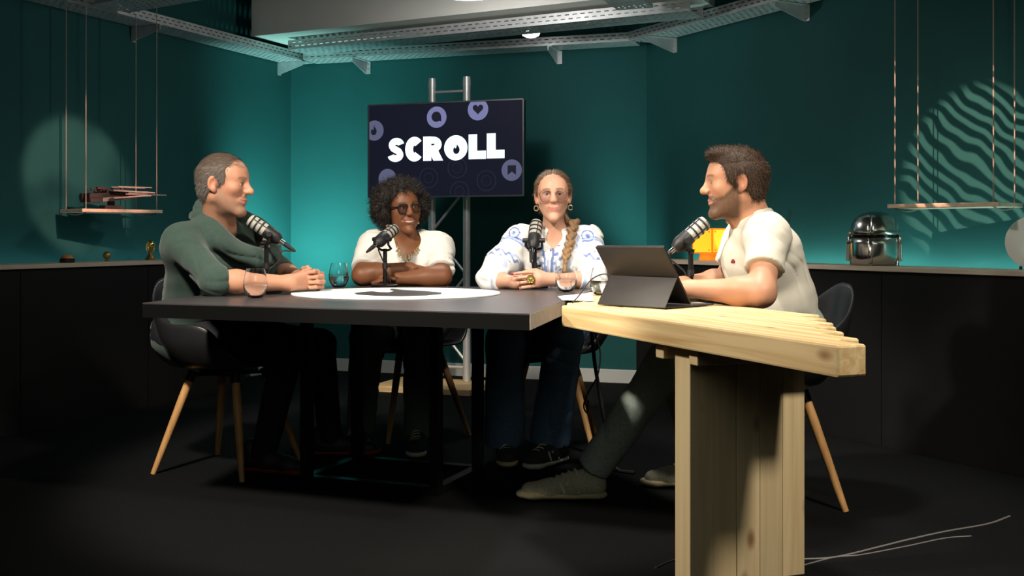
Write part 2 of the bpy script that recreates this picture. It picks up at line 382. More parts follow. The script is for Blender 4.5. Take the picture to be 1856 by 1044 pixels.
def bracket(label, a, nrm):
    along = Vector((-nrm.y, nrm.x, 0)); t = thing('tray_bracket', label, 'bracket', a + Z3*(TZ-.10), group='brackets under the cable trays')
    T = lambda x, y, z: a + nrm*(x+.001) + Z3*(TZ - .002 + y) + along*z
    q = MB(); q.prism([(0, -.088), (.012, -.088), (.215, -.030), (.215, 0), (0, 0)], -.002, .002, T=T); q.build('gusset', M['galv'], t)
    q = MB(); q.box(a + nrm*.004 + Z3*(TZ-.047) + along*.017, (.004, .036, .088), (nrm, along, Z3)); q.build('wall_plate', M['galv'], t)
    q = MB(); q.box(a + nrm*.108 + Z3*(TZ-.004) + along*.012, (.214, .026, .004), (nrm, along, Z3)); q.build('arm', M['galv'], t)
    for z in (-.03, -.065):
        q = MB(); q.cyl(a + nrm*.006 + along*.018 + Z3*(TZ+z), a + nrm*.011 + along*.018 + Z3*(TZ+z), .005, n=6); q.build('bolt', M['galv'], t)
def on_wall(px, a, d):
    r = (px - CX)/FPX; s = (r*a.y - a.x)/(d.x - r*d.y); return a + d*s
bracket('grey steel bracket under the tray in the bright left corner', on_wall(503, L0, LD), LN)
bracket('grey steel bracket on the back wall, first from the left corner', on_wall(664, L0, BD), BN)
bracket('grey steel bracket on the back wall, above the woman with the braid', on_wall(1010, L0, BD), BN)
bracket('grey steel bracket at the right corner of the back wall, lit pinkish white', on_wall(1222, R0, RD), RN)
bracket('grey steel bracket on the right wall, at the top edge of the picture', on_wall(1460, R0, RD), RN)
bracket('dim bracket under the tray on the left wall, between the shelf cords', on_wall(238, L0, LD), LN)

# lamps
t = thing('ceiling_lamp', 'large round glowing ceiling lamp at the top edge of the picture', 'lamp', (-.235, 5.86, 2.262))
q = MB(); q.lathe([(.0, .0), (.19, .0), (.215, .012), (.22, .03)], (-.235, 5.86, 2.262), 40); q.build('diffuser', M['lamp'], t, True)
q = MB(); q.lathe([(.22, .03), (.235, .03), (.235, .075), (0, .08)], (-.235, 5.86, 2.262), 40); q.build('housing', M['white_plaster'], t, True)
q = MB(); q.cyl((-.235, 5.86, 2.35), (-.235, 5.86, H), .012); q.build('stem', M['galv'], t)
pl_ = bpy.data.lights.new('ceiling_lamp_light', 'POINT'); pl_.energy = 19; pl_.color = (1, .97, .93); pl_.shadow_soft_size = .06
po_ = bpy.data.objects.new('ceiling_lamp_light', pl_); COL.objects.link(po_); po_.location = (-.235, 5.86, 2.20)
lp = Vector((.119, 7.0, 2.243))
t = thing('dome_lamp', 'small bright dome lamp hanging between two cable trays', 'lamp', lp)
q = MB(); q.lathe([(0, -.014), (.03, -.011), (.052, 0), (.060, .018)], lp, 28); q.build('diffuser', M['lamp'], t, True)
q = MB(); q.lathe([(.062, .018), (.062, .03), (.03, .055), (.012, .06)], lp, 28); q.build('cap', M['white_plaster'], t, True)
q = MB(); q.cyl(lp + Z3*.05, lp + Z3*(H-2.243), .006); q.build('stem', M['galv'], t)

# ------------------------------------------------------------------ television on a ladder truss
TVL = Vector((-.933, 7.18, 0)); TW, TH, TZB = 1.06, .598, 1.222
tvc = TVL + BD*TW/2 + Z3*(TZB + TH/2)
FR = (BD, BN, Z3)
def TV(u, v, n=0.0): return TVL + BD*(u*TW) + Z3*(TZB + (1-v)*TH) + BN*n
t = thing('television', 'wall of screen showing the white word SCROLL on a dark ground', 'television', TVL + BD*TW/2 + Z3*TZB)
t['label'] = 'flat television on a truss showing SCROLL in white on dark'
q = MB(); q.box(tvc - BN*.028, (TW, .05, TH), FR, bev=.006); q.build('casing', M['black'], t)
M['bezel'] = mat('silver_bezel', (.35, .36, .36), .3, .8, noise=.05, nscale=20)
bz = t
for nm, c, sz in (('bezel', TV(.5, 0.0, 0), (TW, .012, .009)), ('bezel', TV(.5, 1.0, 0), (TW, .012, .009)),
                  ('bezel', TV(0, .5, 0), (.008, .012, TH)), ('bezel', TV(1, .5, 0), (.008, .012, TH))):
    q = MB(); q.box(c, sz, FR); q.build(nm, M['bezel'], t)
def emis(name, col, st, rough=.3):
    m = mat(name, (.01, .01, .012), rough, emit=col, estr=st); return m
M['scr_bg'] = emis('screen_ground', (.0065, .0075, .017), 1.0, .18)
M['scr_white'] = emis('screen_white', (.78, .96, 1.0), 1.5)
M['scr_icon'] = emis('screen_icon', (.19, .20, .39), 1.0)
M['scr_icon_dim'] = emis('screen_icon_dim', (.10, .11, .19), 1.0)
M['scr_dark'] = emis('screen_dark', (.011, .011, .022), 1.0)
M['scr_faint'] = emis('screen_faint', (.015, .017, .034), 1.0)
q = MB(); q.add([TV(.004, .006, .001), TV(.996, .006, .001), TV(.996, .994, .001), TV(.004, .994, .001)], [(0,1,2,3)]); scr = q.build('screen', M['scr_bg'], t)
asp = TW / TH
def clipuv(P):                      # Sutherland-Hodgman against the screen edge
    for ax, lim, sg in ((0, .006, 1), (0, .994, -1), (1, .009, 1), (1, .991, -1)):
        out = []
        for i in range(len(P)):
            a, b = P[i-1], P[i]; ia, ib = sg*(a[ax]-lim) >= 0, sg*(b[ax]-lim) >= 0
            if ia != ib:
                k = (lim-a[ax])/(b[ax]-a[ax]); out.append((a[0]+(b[0]-a[0])*k, a[1]+(b[1]-a[1])*k))
            if ib: out.append(b)
        P = out
    return P
def flat(polys, n, name, m, parent):
    q = MB()
    for P in polys:
        P = clipuv(P)
        if len(P) > 2: q.add([TV(u, v, n) for u, v in P], [tuple(range(len(P)))])
    return q.build(name, m, parent)
def disc(u, v, r, k=40): return [(u + r*math.cos(2*math.pi*i/k), v + r*asp*math.sin(2*math.pi*i/k)) for i in range(k)]
def ring(u, v, r0, r1, k=40):
    o, i = disc(u, v, r1, k), disc(u, v, r0, k)
    return [[o[j], o[(j+1) % k], i[(j+1) % k], i[j]] for j in range(k)]
FLAME = [(.05, -1.0), (.16, -.62), (.42, -.28), (.58, .12), (.52, .5), (.28, .82), (-.05, .92), (-.36, .8), (-.56, .5), (-.58, .15), (-.45, -.12), (-.3, -.3), (-.22, -.08), (-.1, -.02), (0, -.3), (-.02, -.65)]
def flame(u, v, r): return [(u + x*r, v + y*r*asp) for x, y in FLAME]
# background icons
ic = flat([disc(.452, .155, .064)], .0015, 'icon_disc', M['scr_icon'], scr)
flat([disc(.450, .15, .031), [(.452, .18), (.482, .15), (.482, .203)]], .002, 'speech_bubble', M['scr_dark'], scr)
flat([disc(.717, .09, .065)], .0015, 'icon_disc', M['scr_icon'], scr)
heart = [(.717 + .0021*16*math.sin(a)**3, .085 - .0021*asp*(13*math.cos(a)-5*math.cos(2*a)-2*math.cos(3*a)-math.cos(4*a))) for a in [2*math.pi*i/40 for i in range(40)]]
flat([heart], .002, 'heart', M['scr_dark'], scr)
flat([disc(.040, .275, .062)], .0015, 'icon_disc', M['scr_icon_dim'], scr)
flat([flame(.036, .272, .034)], .002, 'flame', M['scr_dark'], scr)
flat([disc(.928, .735, .063)], .0015, 'icon_disc', M['scr_icon_dim'], scr)
flat([[(.903, .685), (.955, .685), (.955, .785), (.929, .750)], [(.903, .685), (.929, .750), (.903, .785)]], .002, 'bookmark', M['scr_dark'], scr)
flat([disc(.128, .80, .060)], .0015, 'icon_disc', M['scr_icon_dim'], scr)
for u, v in ((.585, .70), (.77, .84), (.40, .80), (.60, .95)):
    flat(ring(u, v, .056, .062) + ring(u, v, .028, .032), .0015, 'faint_ring', M['scr_faint'], scr)
# the word: heavy strokes
def ribbon(path, w, x0, y0, W_, H_):            # path in letter box units, stroke width in units of height
    polys = []; P = [(x0 + x*W_, y0 + y*H_) for x, y in path]; hw = w*H_/2
    L_ = []
    for i, p in enumerate(P):
        a, b = P[max(i-1, 0)], P[min(i+1, len(P)-1)]
        dx, dy = (b[0]-a[0])*asp, (b[1]-a[1]); l = math.hypot(dx, dy) or 1
        nx, ny = -dy/l, dx/l
        L_.append(((p[0]+nx*hw/asp, p[1]+ny*hw), (p[0]-nx*hw/asp, p[1]-ny*hw)))
    for i in range(len(P)-1): polys.append([L_[i][0], L_[i+1][0], L_[i+1][1], L_[i][1]])
    return polys
def arc(cx, cy, rx, ry, a0, a1, k=18): return [(cx + rx*math.cos(math.radians(a0+(a1-a0)*i/k)), cy + ry*math.sin(math.radians(a0+(a1-a0)*i/k))) for i in range(k+1)]
def word(place, name, m, build):
    vt, vb = .362, .622; hh = vb - vt
    out = []
    wS = .118
    def cl(polys, lo=vt-.008, hi=vb+.008):
        res = []
        for P in polys:
            for lim, sg in ((lo, 1), (hi, -1)):
                o_ = []
                for i in range(len(P)):
                    a, b = P[i-1], P[i]; ia, ib = sg*(a[1]-lim) >= 0, sg*(b[1]-lim) >= 0
                    if ia != ib: k = (lim-a[1])/(b[1]-a[1]); o_.append((a[0]+(b[0]-a[0])*k, lim))
                    if ib: o_.append(b)
                P = o_
            if len(P) > 2: res.append(P)
        return res
    out.append(cl(ribbon(arc(.53, .30, .26, .155, -8, -200, 18) + [(.34, .43), (.5, .50), (.66, .57)] + arc(.47, .71, .27, .145, -28, 172, 18), .285, .126, vt, wS, hh)))
    out.append(cl(ribbon(arc(.55, .5, .29, .335, -42, -318, 28), .355, .241, vt-.003, .120, hh)))
    out.append(cl(ribbon([(.20, -.05), (.20, 1.05)], .36, .364, vt, .135, hh) + ribbon([(.17, .14)] + arc(.48, .32, .26, .18, -90, 90, 12) + [(.17, .50)], .29, .364, vt, .135, hh)
               + ribbon([(.40, .40), (.80, 1.10)], .38, .364, vt, .135, hh), vt-.004, vb-.004))
    u, v, r = .576, .487, .075
    o = disc(u, v, r); out.append(None)
    fl = flame(u+.004, v+.008, .036)
    out[3] = [[(u + (r)*math.cos(a), v + r*asp*math.sin(a)), (u + r*math.cos(b), v + r*asp*math.sin(b)), q2, p2] for a, b, p2, q2 in ringpairs(fl, u, v)]
    out.append([[(.658, vt-.012), (.712, vt-.012), (.712, vb-.010), (.658, vb-.010)], [(.658, vb-.098), (.768, vb-.098), (.768, vb-.010), (.658, vb-.010)]])
    out.append([[(.773, vt-.016), (.829, vt-.016), (.829, vb-.014), (.773, vb-.014)], [(.773, vb-.102), (.884, vb-.102), (.884, vb-.014), (.773, vb-.014)]])
    for polys in out: build(polys, .0025, name, m, scr)
def ringpairs(fl, u, v):
    n = 60; res = []; u, v = u + .004, v + .016 + .25*.036*asp
    def hit(a):                     # distance to flame outline along the angle
        dx, dy = math.cos(a), math.sin(a)*asp; best = 1e9
        for i in range(len(fl)):
            x1, y1 = fl[i-1][0]-u, fl[i-1][1]-v; x2, y2 = fl[i][0]-u, fl[i][1]-v
            ex, ey = x2-x1, y2-y1; den = dx*ey - dy*ex
            if abs(den) < 1e-12: continue
            tt = (x1*ey - y1*ex)/den; ss = (x1*dy - y1*dx)/den
            if tt > 0 and 0 <= ss <= 1: best = min(best, tt)
        return (u+dx*best, v+dy*best)
    for i in range(n):
        a, b = 2*math.pi*i/n, 2*math.pi*(i+1)/n; res.append((a, b, hit(a), hit(b)))
    return res
word(None, 'letter', M['scr_white'], flat)

tr = thing('ladder_truss', 'aluminium ladder truss standing behind the television', 'truss', TVL + BD*.5 - BN*.1 + Z3*.04)
tb = TVL - BN*.10
for s in (.405, .645):
    q = MB(); q.cyl(tb + BD*s + Z3*.041, tb + BD*s + Z3*1.99, .024, n=20); ps = q.build('chord', M['alu'], tr, True)
    for z in (.06, 1.93): q = MB(); q.cyl(tb + BD*s + Z3*z, tb + BD*s + Z3*(z+.04), .026, n=20); q.build('sleeve', M['alu'], ps, True)
zz = [.16, .44, .72, 1.0, 1.28, 1.56, 1.84]
for z in (.13, 1.90): q = MB(); q.cyl(tb + BD*.405 + Z3*z, tb + BD*.645 + Z3*z, .009, n=10); q.build('rung', M['alu'], tr, True)
for i in range(len(zz)-1):
    a, b = (.405, .645) if i % 2 else (.645, .405)
    q = MB(); q.cyl(tb + BD*a + Z3*zz[i], tb + BD*b + Z3*zz[i+1], .009, n=10); q.build('diagonal', M['alu'], tr, True)
q = MB(); q.box(tvc - BN*.062, (.34, .018, .30), FR); q.build('screen_mount', M['black_steel'], tr)
q = MB(); bc = tb + BD*.475 + BN*.14; q.box(bc + Z3*.02, (.66, .46, .038), FR, bev=.003)
tag(q.build('truss_base', M['ply'], org=bc), 'plywood board on the floor under the truss', 'board')

# ------------------------------------------------------------------ hanging shelves
def shelf(label, N_, dl, L_, ds, S_, z, tops):
    t = thing('hanging_shelf', label, 'shelf', N_ + Z3*z)
    q = MB(); q.box(N_ + dl*L_/2 + ds*S_/2 + Z3*(z - .009), (L_, S_, .018), (dl, ds, Z3), bev=.002); q.build('board', M['shelf'], t)
    cs = []
    for (a, b), top in zip(((.06, .06), (.94, .06), (.06, .94), (.94, .94)), tops):
        p = N_ + dl*L_*a + ds*S_*b + Z3*(z - .019)
        q = MB(); q.tube([p, p + (Vector(top) - p)*.5, Vector(top)], .0028, 6); q.build('cord', M['cord'], t); cs.append(p)
    for a, b in ((0, 2), (1, 3)):
        pa, pb = cs[a], cs[b]; q = MB(); q.tube([pa + (pb-pa)*k/8 - Z3*.012*math.sin(math.pi*k/8) for k in range(9)], .0026, 6); q.build('cord_loop', M['cord'], t)
    return t
SR = Vector((1.649, 4.85, 0)); SRl = Vector((.70, -.714, 0)); SRs = Vector((.714, .70, 0))
def up(p, z): return Vector((p.x, p.y, z))
def corners(N_, dl, L_, ds, S_): return [N_ + dl*L_*a + ds*S_*b for a, b in ((.06, .06), (.94, .06), (.06, .94), (.94, .94))]
shelf('pale wooden shelf hung on cords at the right wall, in striped light', SR, SRl, .485, SRs, .25, 1.110, [up(p, H) for p in corners(SR, SRl, .485, SRs, .25)])
SL = Vector((-2.259, 5.80, 0)); SLl = Vector((.70, .714, 0)); SLs = Vector((-.714, .70, 0))
tops = [up(p, TZ+.02) for p in corners(SL, SLl, .457, SLs, .275)]
shelf('pale wooden shelf hung on cords at the left wall, carrying a model spacecraft', SL, SLl, .457, SLs, .275, 1.115, tops)

# model spacecraft of grey plates on the left shelf
c0 = SL + SLl*.24 + SLs*.13 + Z3*1.115
FS = (SLl, SLs, Z3)
t = thing('model_spacecraft', 'grey and dark brick-built model spacecraft on the left hanging shelf', 'model', c0)
def pl(nm, x, y, z, sx, sy, sz, m, tilt=0.0):
    q = MB(); X = (SLl*math.cos(tilt) + Z3*math.sin(tilt)); Zt = (Z3*math.cos(tilt) - SLl*math.sin(tilt))
    q.box(c0 + SLl*x + SLs*y + Z3*z, (sx, sy, sz), (X, SLs, Zt), bev=.0015); return q.build(nm, M[m], t)
pl('stand', -.02, 0, .012, .10, .07, .022, 'plate_dark'); pl('stand', -.02, 0, .032, .03, .03, .03, 'plate_dark')
pl('hull', -.02, 0, .060, .25, .10, .022, 'plate_grey', .12); pl('hull', -.05, 0, .082, .20, .12, .020, 'plate_dark', .05)
pl('engine_block', -.13, 0, .060, .07, .13, .045, 'plate_dark'); pl('engine_block', -.02, -.02, .098, .10, .07, .024, 'plate_dark')
pl('wing', .06, -.09, .098, .24, .05, .008, 'plate_grey', -.03); pl('wing', .06, .09, .098, .24, .05, .008, 'plate_grey', -.03)
pl('wing', .05, -.09, .070, .22, .05, .008, 'plate_grey', .10); pl('wing', .05, .09, .070, .22, .05, .008, 'plate_grey', .10)
pl('nose', .10, 0, .092, .17, .05, .026, 'plate_grey'); pl('canopy', .02, 0, .110, .07, .035, .016, 'plate_dark')
pl('dorsal_beam', .10, -.04, .126, .20, .008, .006, 'plate_grey'); pl('dorsal_beam', .10, .04, .126, .20, .008, .006, 'plate_grey')
rs = random.Random(3)
for i in range(26):
    pl('brick', rs.uniform(-.15, .06), rs.uniform(-.06, .06), rs.uniform(.085, .118), rs.uniform(.012, .035), rs.uniform(.012, .03), rs.uniform(.006, .014), rs.choice(['plate_grey', 'plate_dark', 'plate_dark', 'plate_red']))
for s in (-.09, .09):
    q = MB(); a = c0 + SLl*.02 + SLs*s + Z3*.084; q.cyl(a, a + SLl*.24, .004, n=8); q.build('cannon', M['plate_grey'], t)
    q = MB(); a = c0 - SLl*.17 + SLs*s*.5 + Z3*.066; q.cyl(a, a + SLl*.06, .022, n=14); q.build('engine', M['plate_dark'], t)

# ------------------------------------------------------------------ things on the ledges
LZ = .831
def on_ledge(px, a, d, nrm, off): p = on_wall(px, a + nrm*off, d); return Vector((p.x, p.y, LZ))
p = on_ledge(122, L0, LD, LN, .22)
t = thing('push_buzzer', 'amber dome push buzzer on a black base on the left ledge', 'buzzer', p)
q = MB(); q.lathe([(.037, 0), (.038, .004), (.038, .018), (.034, .022)], p, 28); q.build('base', M['black'], t, True)
q = MB(); q.lathe([(.032, .022), (.032, .026), (.024, .036), (.012, .041), (0, .042)], p, 28); q.build('dome', M['amber'], t, True)
p = on_ledge(194, L0, LD, LN, .15)
t = thing('gold_ball', 'small gold ball ornament on the left ledge between buzzer and trophy', 'ornament', p)
q = MB(); q.lathe([(.014, 0), (.016, .003), (.008, .006), (.006, .010)], p, 20); q.build('foot', M['old_gold'], t, True)
q = MB(); q.lathe([(.022*math.sin(a), .031 - .022*math.cos(a)) for a in [math.pi*i/12 for i in range(13)]], p, 20); q.build('ball', M['old_gold'], t, True)
p = on_ledge(273, L0, LD, LN, .15)
t = thing('small_trophy', 'small golden trophy with round top on the left ledge', 'trophy', p)
q = MB(); q.lathe([(.030, 0), (.030, .006), (.024, .012), (.022, .02), (.014, .028)], p, 24); q.build('plinth', M['old_gold'], t, True)
q = MB(); q.lathe([(.014, .028), (.011, .045), (.016, .060), (.022, .070)], p, 24); q.build('stem', M['old_gold'], t, True)
q = MB(); q.lathe([(.026*math.sin(a), .088 - .026*math.cos(a)) for a in [math.pi*i/12 for i in range(13)]], p, 20); q.build('globe', M['gold'], t, True)
for s in (-1, 1):
    q = MB(); q.tube([p + LD*s*.014 + Z3*.04, p + LD*s*.030 + Z3*.06, p + LD*s*.034 + Z3*.085, p + LD*s*.02 + Z3*.104], .005, 8); q.build('arm', M['old_gold'], t, True)

# polished helmet on the right ledge
p = on_ledge(1585, R0, RD, RN, .185)
hf = Vector((-.45, -.893, 0)); hr = Vector((.893, -.45, 0))
t = thing('steel_helmet', 'polished steel display helmet standing on the right ledge', 'helmet', p)
def helm(prof, a0, a1, name, m, k=28, th=.004):
    q = MB(); P = []; n = len(prof)
    for i in range(k+1):
        a = math.radians(a0 + (a1-a0)*i/k)
        for r, z in prof: P.append(p + hf*(math.cos(a)*r*1.10) + hr*(math.sin(a)*r) + Z3*z)
    q.add(P, [(i*n+j, (i+1)*n+j, (i+1)*n+j+1, i*n+j+1) for i in range(k) for j in range(n-1)])
    o = q.build(name, m, t, True); md = o.modifiers.new('thick', 'SOLIDIFY'); md.thickness = th; return o
helm([(.114, .150), (.113, .168), (.107, .195), (.090, .225), (.060, .247), (.025, .257), (.001, .2585)], 0, 360, 'dome', M['steel_helm'], 48)
helm([(.118, .146), (.1205, .150), (.1205, .160), (.117, .164)], 0, 360, 'brow_band', M['steel_helm'], 48)
helm([(.104, .128), (.110, .150)], -90, 90, 'visor', M['screen_off'])
helm([(.106, 0), (.112, .05), (.113, .10), (.112, .132)], -82, -3, 'cheek_plate', M['steel_helm'])
helm([(.106, 0), (.112, .05), (.113, .10), (.112, .132)], 3, 82, 'cheek_plate', M['steel_helm'])
helm([(.112, 0), (.116, .06), (.116, .148)], 82, 278, 'neck_guard', M['steel_helm'])
helm([(.1135, .01), (.1165, .05), (.1170, .128)], -3.5, 3.5, 'centre_ridge', M['steel_helm'], 4, .007)
for s in (-1, 1):
    q = MB(); a = p + hr*s*.119 + hf*.01; q.box(a + Z3*.118, (.03, .014, .035), (hf, hr, Z3), bev=.005); q.build('ear_cap', M['steel_helm'], t, True)
    q = MB(); q.cyl(a + Z3*.02, a + Z3*.10, .011, n=14); q.build('ear_tube', M['steel_helm'], t, True)

# glowing block lamp
p = on_ledge(1287, R0, RD, RN, .16); cu = .152
bx_, by_ = Vector((.74, .672, 0)), Vector((-.672, .74, 0))
t = thing('block_lamp', 'glowing yellow and orange cube lamp on a round base behind the microphone', 'lamp', p)
q = MB(); q.lathe([(.062, 0), (.064, .004), (.058, .034), (.05, .036)], p, 28); q.build('base', M['block_orange'], t, True)
cc = p + Z3*(.036 + cu/2)
q = MB(); q.box(cc, (cu-.006, cu-.006, cu-.006), (bx_, by_, Z3)); q.build('body', M['block_orange'], t)
for nrm, sd in ((bx_, by_), (-bx_, by_), (by_, bx_), (-by_, bx_)):
    q = MB(); q.box(cc + nrm*(cu/2-.003), (.006, cu-.022, cu-.022), (nrm, sd, Z3), bev=.002); pn = q.build('panel', M['block_yellow'], t)
    for a in (-1, 1):
        for b in (-1, 1):
            q = MB(); q.box(cc + nrm*(cu/2+.001) + sd*a*.052 + Z3*b*.052, (.003, .009, .009), (nrm, sd, Z3)); q.build('stud', M['block_orange'], pn)

# white disc at the right edge
p = on_ledge(1874, R0, RD, RN, .12); dc = p + Z3*.1135
t = thing('round_sign', 'plain white round disc standing on the right ledge at the picture edge', 'sign', p)
dn = Vector((-.42, -.907, 0)); dr = Vector((.907, -.42, 0))
q = MB(); q.lathe([(.108, -.006), (.111, -.004), (.111, .004), (.108, .006)], dc, 56, ax=(dr, Z3, dn)); q.build('face', M['white_card'], t, True)
for s in (-1, 1): q = MB(); q.box(p + dr*s*.05 - dn*.008 + Z3*.006, (.012, .05, .012), (dr, dn, Z3)); q.build('foot', M['black'], t)

# dark sprig behind the right man's shoulder
p = on_ledge(1421, R0, RD, RN, .12)
t = thing('dark_plant', 'dark spiky plant on the right ledge behind the white tee', 'plant', p)
q = MB(); q.lathe([(.026, 0), (.034, .045), (.036, .05), (.030, .05), (.028, .044)], p, 20); q.build('pot', M['black'], t, True)
rp = random.Random(5)
for i in range(9):
    a = rp.uniform(0, 6.28); s = rp.uniform(.01, .05); hgt = rp.uniform(.20, .29)
    d = Vector((math.cos(a), math.sin(a), 0))
    q = MB(); q.tube([p + Z3*.045, p + d*s*.3 + Z3*hgt*.5, p + d*s + Z3*hgt], [.003, .004, .0008], 6); q.build('leaf', M['leaf'], t, True)

# ------------------------------------------------------------------ black table
TT = .74                                    # table top level
P1, P2, P3 = G(258, 549, TT), G(960, 568.5, TT), G(1042, 547, TT)
rd_ = (P3 - P2).normalized()
P3 = P2 + rd_*1.55; P4 = Vector((-1.10, 5.09, TT))
P3 = Vector((.40, 4.99, TT))
poly = [(P1.x, P1.y), (P2.x, P2.y), (P3.x, P3.y), (P4.x, P4.y)]
t = thing('black_table', 'large black table with a white round print, where the guests sit', 'table', (-.5, 4.4, 0))
q = MB(); q.prism(poly, TT-.004, TT); q.build('laminate_top', M['black_lam'], t)
q = MB(); n = len(poly)
q.prism([(x, y) for x, y in poly], TT-.050, TT-.0045); core = q.build('core', M['black_edge'], t)
# grey strip on the right side, its lit tone put into the colour
e0, e1 = Vector((P2.x, P2.y, 0)), Vector((P3.x, P3.y, 0)); ed = (e1-e0).normalized(); en = Vector((ed.y, -ed.x, 0))
q = MB(); q.box((e0+e1)/2 + en*.001 + Z3*(TT-.0255), ((e1-e0).length, .002, .047), (ed, en, Z3)); q.build('edge_strip', M['grey_edge'], t)
# steel pedestal: four posts joined by bars at floor and top
UB = Vector((.932, -.362, 0)); VB = Vector((.362, .932, 0))
cB = G(866, 858); cC = G(794, 893); cC = cB - VB*.40
posts = [cB, cC, cC - UB*.56, cB - UB*.56]
for p in posts:
    q = MB(); q.box(Vector((p.x, p.y, (TT-.05)/2)), (.040, .040, TT-.051), (UB, VB, Z3), bev=.002); q.build('post', M['black_steel'], t)
for i in range(4):
    a, b = posts[i], posts[(i+1) % 4]; d = (b-a); a2, b2 = a + d.normalized()*.02, b - d.normalized()*.02
    for z, nm in ((.016, 'floor_bar'), (TT-.071, 'top_bar')):
        q = MB(); dd = d.normalized(); q.box((a2+b2)/2 + Z3*z - Z3*(a2.z+b2.z)/2, ((b2-a2).length, .040, .030), (dd, dd.cross(Z3), Z3)); q.build(nm, M['black_steel'], t)

# white round print lying on the table
c1, c2 = G(721, 545, TT), G(721, 523, TT); dc = Vector(((c1.x+c2.x)/2 - .005, (c1.y+c2.y)/2, TT + .0005)); rd = .412
t = thing('round_board', 'thin white round board with a black flame, lying on the black table', 'board', dc)
q = MB(); q.lathe([(rd-.001, 0), (rd, .001), (rd, .005), (rd-.001, .006)], dc, 96); q.build('disc', M['disc_white'], t)
q = MB(); s = .31; T = lambda x, y, z: dc + Vector((x*.95 + y*.22, -y + x*.12, 0))*s + Z3*z
q.add([T(x, y, .0065) for x, y in FLAME], [tuple(range(len(FLAME)))]); q.build('flame_print', M['print_black'], t)

# ------------------------------------------------------------------ timber table
WA = G(1017, 553, TT); WB = G(1519, 625, TT)
wd = (WB - WA).normalized(); wp = Vector((-wd.y, wd.x, 0)); wp = wp if wp.x > 0 else -wp
wl = (WB - WA).length; bw = .0745
t = thing('timber_table', 'pale timber table of staggered beams joined to the black table', 'table', WA + wd*.75 + wp*.25 - Z3*TT)
rb = random.Random(2)
for i in range(7):
    st = -.127*i; a = WA + wp*(.0755*i + bw/2) + wd*st
    q = MB(); L_ = wl + rb.uniform(-.012, .012)*(i > 0)
    o0 = a + wd*L_/2 - Z3*.036
    q.box((0, 0, 0), (bw, L_, .070), bev=.006)
    o = q.build('beam', M['pine'], None); o.parent = t
    o.matrix_world = Matrix(((wp.x, wd.x, 0, o0.x), (wp.y, wd.y, 0, o0.y), (0, 0, 1, o0.z), (0, 0, 0, 1)))
lg = WA + wd*.726 + wp*.064 - Z3*TT
for i in range(5):
    q = MB(); o0 = lg + wp*(.0757*i + .0375) - wd*.041 + Z3*.3335
    q.box((0, 0, 0), (.0748, .082 - (.004 if i == 1 else 0), .667), bev=.0022)
    o = q.build('leg_plank', M['pine_v'], None); o.parent = t
    o.matrix_world = Matrix(((wp.x, wd.x, 0, o0.x), (wp.y, wd.y, 0, o0.y), (0, 0, 1, o0.z), (0, 0, 0, 1)))
for off in (.05, -.135):
    q = MB(); q.box(lg + wp*.19 + wd*off + Z3*.645, (.42, .045, .045), (wp, wd, Z3), bev=.003); q.build('batten', M['pine_v'], t)

# ------------------------------------------------------------------ tub chairs on wooden legs
def make_chair(name, label):
    t = thing(name, label, 'chair', (0, 0, 0))
    q = MB(); nt, nr = 48, 12; P = []
    for i in range(nt):
        a = 2*math.pi*i/nt; cb = -math.cos(a)            # +1 at the back
        back = max(0, cb); side = abs(math.sin(a))
        rim = .455 + .17*(side**1.5)*(1 if cb > -.35 else max(0, 1-(-cb-.35)/.45)) + .345*(back**1.6) - .17*(side**1.5)*min(1, back*1.4)*.55
        R_ = .245 + .045*side
        for j in range(nr+1):
            f = j/nr; r = R_*min(1.0, f*1.18)**.8; hz = 0 if f < .62 else ((f-.62)/.38)
            z = .432 + .014*f*f + (rim-.446)*hz**1.15
            lean = 1 + .10*hz*back
            P.append((math.sin(a)*r, math.cos(a)*r*lean - .04*hz*back, z))
    n1 = nr+1
    q.add(P, [(i*n1+j, i*n1+j+1, ((i+1) % nt)*n1+j+1, ((i+1) % nt)*n1+j) for i in range(nt) for j in range(nr)])
    o = q.build('shell', M['shell'], t, True, 80); md = o.modifiers.new('thick', 'SOLIDIFY'); md.thickness = .012
    md2 = o.modifiers.new('sub', 'SUBSURF'); md2.levels = 1; md2.render_levels = 1
    q = MB(); q.cyl((0, 0, .405), (0, 0, .418), .12, .12, 24)
    for s in (1, -1): q.box((0, 0, .398), (.30, .03, .014), (Vector((.707, s*.707, 0)), Vector((-s*.707, .707, 0)), Z3))
    q.build('underframe', M['black_steel'], t)
    for sx in (-1, 1):
        for sy in (-1, 1):
            q = MB(); a, b = Vector((sx*.105, sy*.105, .405)), Vector((sx*.215, sy*.215, .0)); d = b - a
            q.tube([a, a + d*.25, a + d*.7, b], [.017, .0175, .0145, .0105], 14); lo = q.build('leg', M['legwood'], t, True)
            q = MB(); q.tube([a - d*.02, a + d*.08], .019, 12); q.build('ferrule', M['black_steel'], lo, True)
    return t
ch0 = make_chair('tub_chair', 'black tub chair on wooden legs under the man in the green sweater')
def put(o, x, y, face, label):
    o.location = (x, y, 0); o.rotation_euler = (0, 0, math.atan2(face[1], face[0]) - math.pi/2)
    o['label'] = label; o['group'] = 'black tub chairs round the tables'; return o
put(ch0, -1.185, 4.62, (.93, -.36), 'black tub chair on wooden legs under the man in the green sweater')
ch1 = put(copy_tree(ch0), -.50, 5.44, (.50, -.87), 'black tub chair on wooden legs under the woman with curly hair')
ch2 = put(copy_tree(ch0), .17, 5.12, (-.10, -.99), 'black tub chair on wooden legs under the woman with the braid')
ch3 = put(copy_tree(ch0), .935, 4.07, (-.93, -.12), 'black tub chair on wooden legs under the man in the white tee')

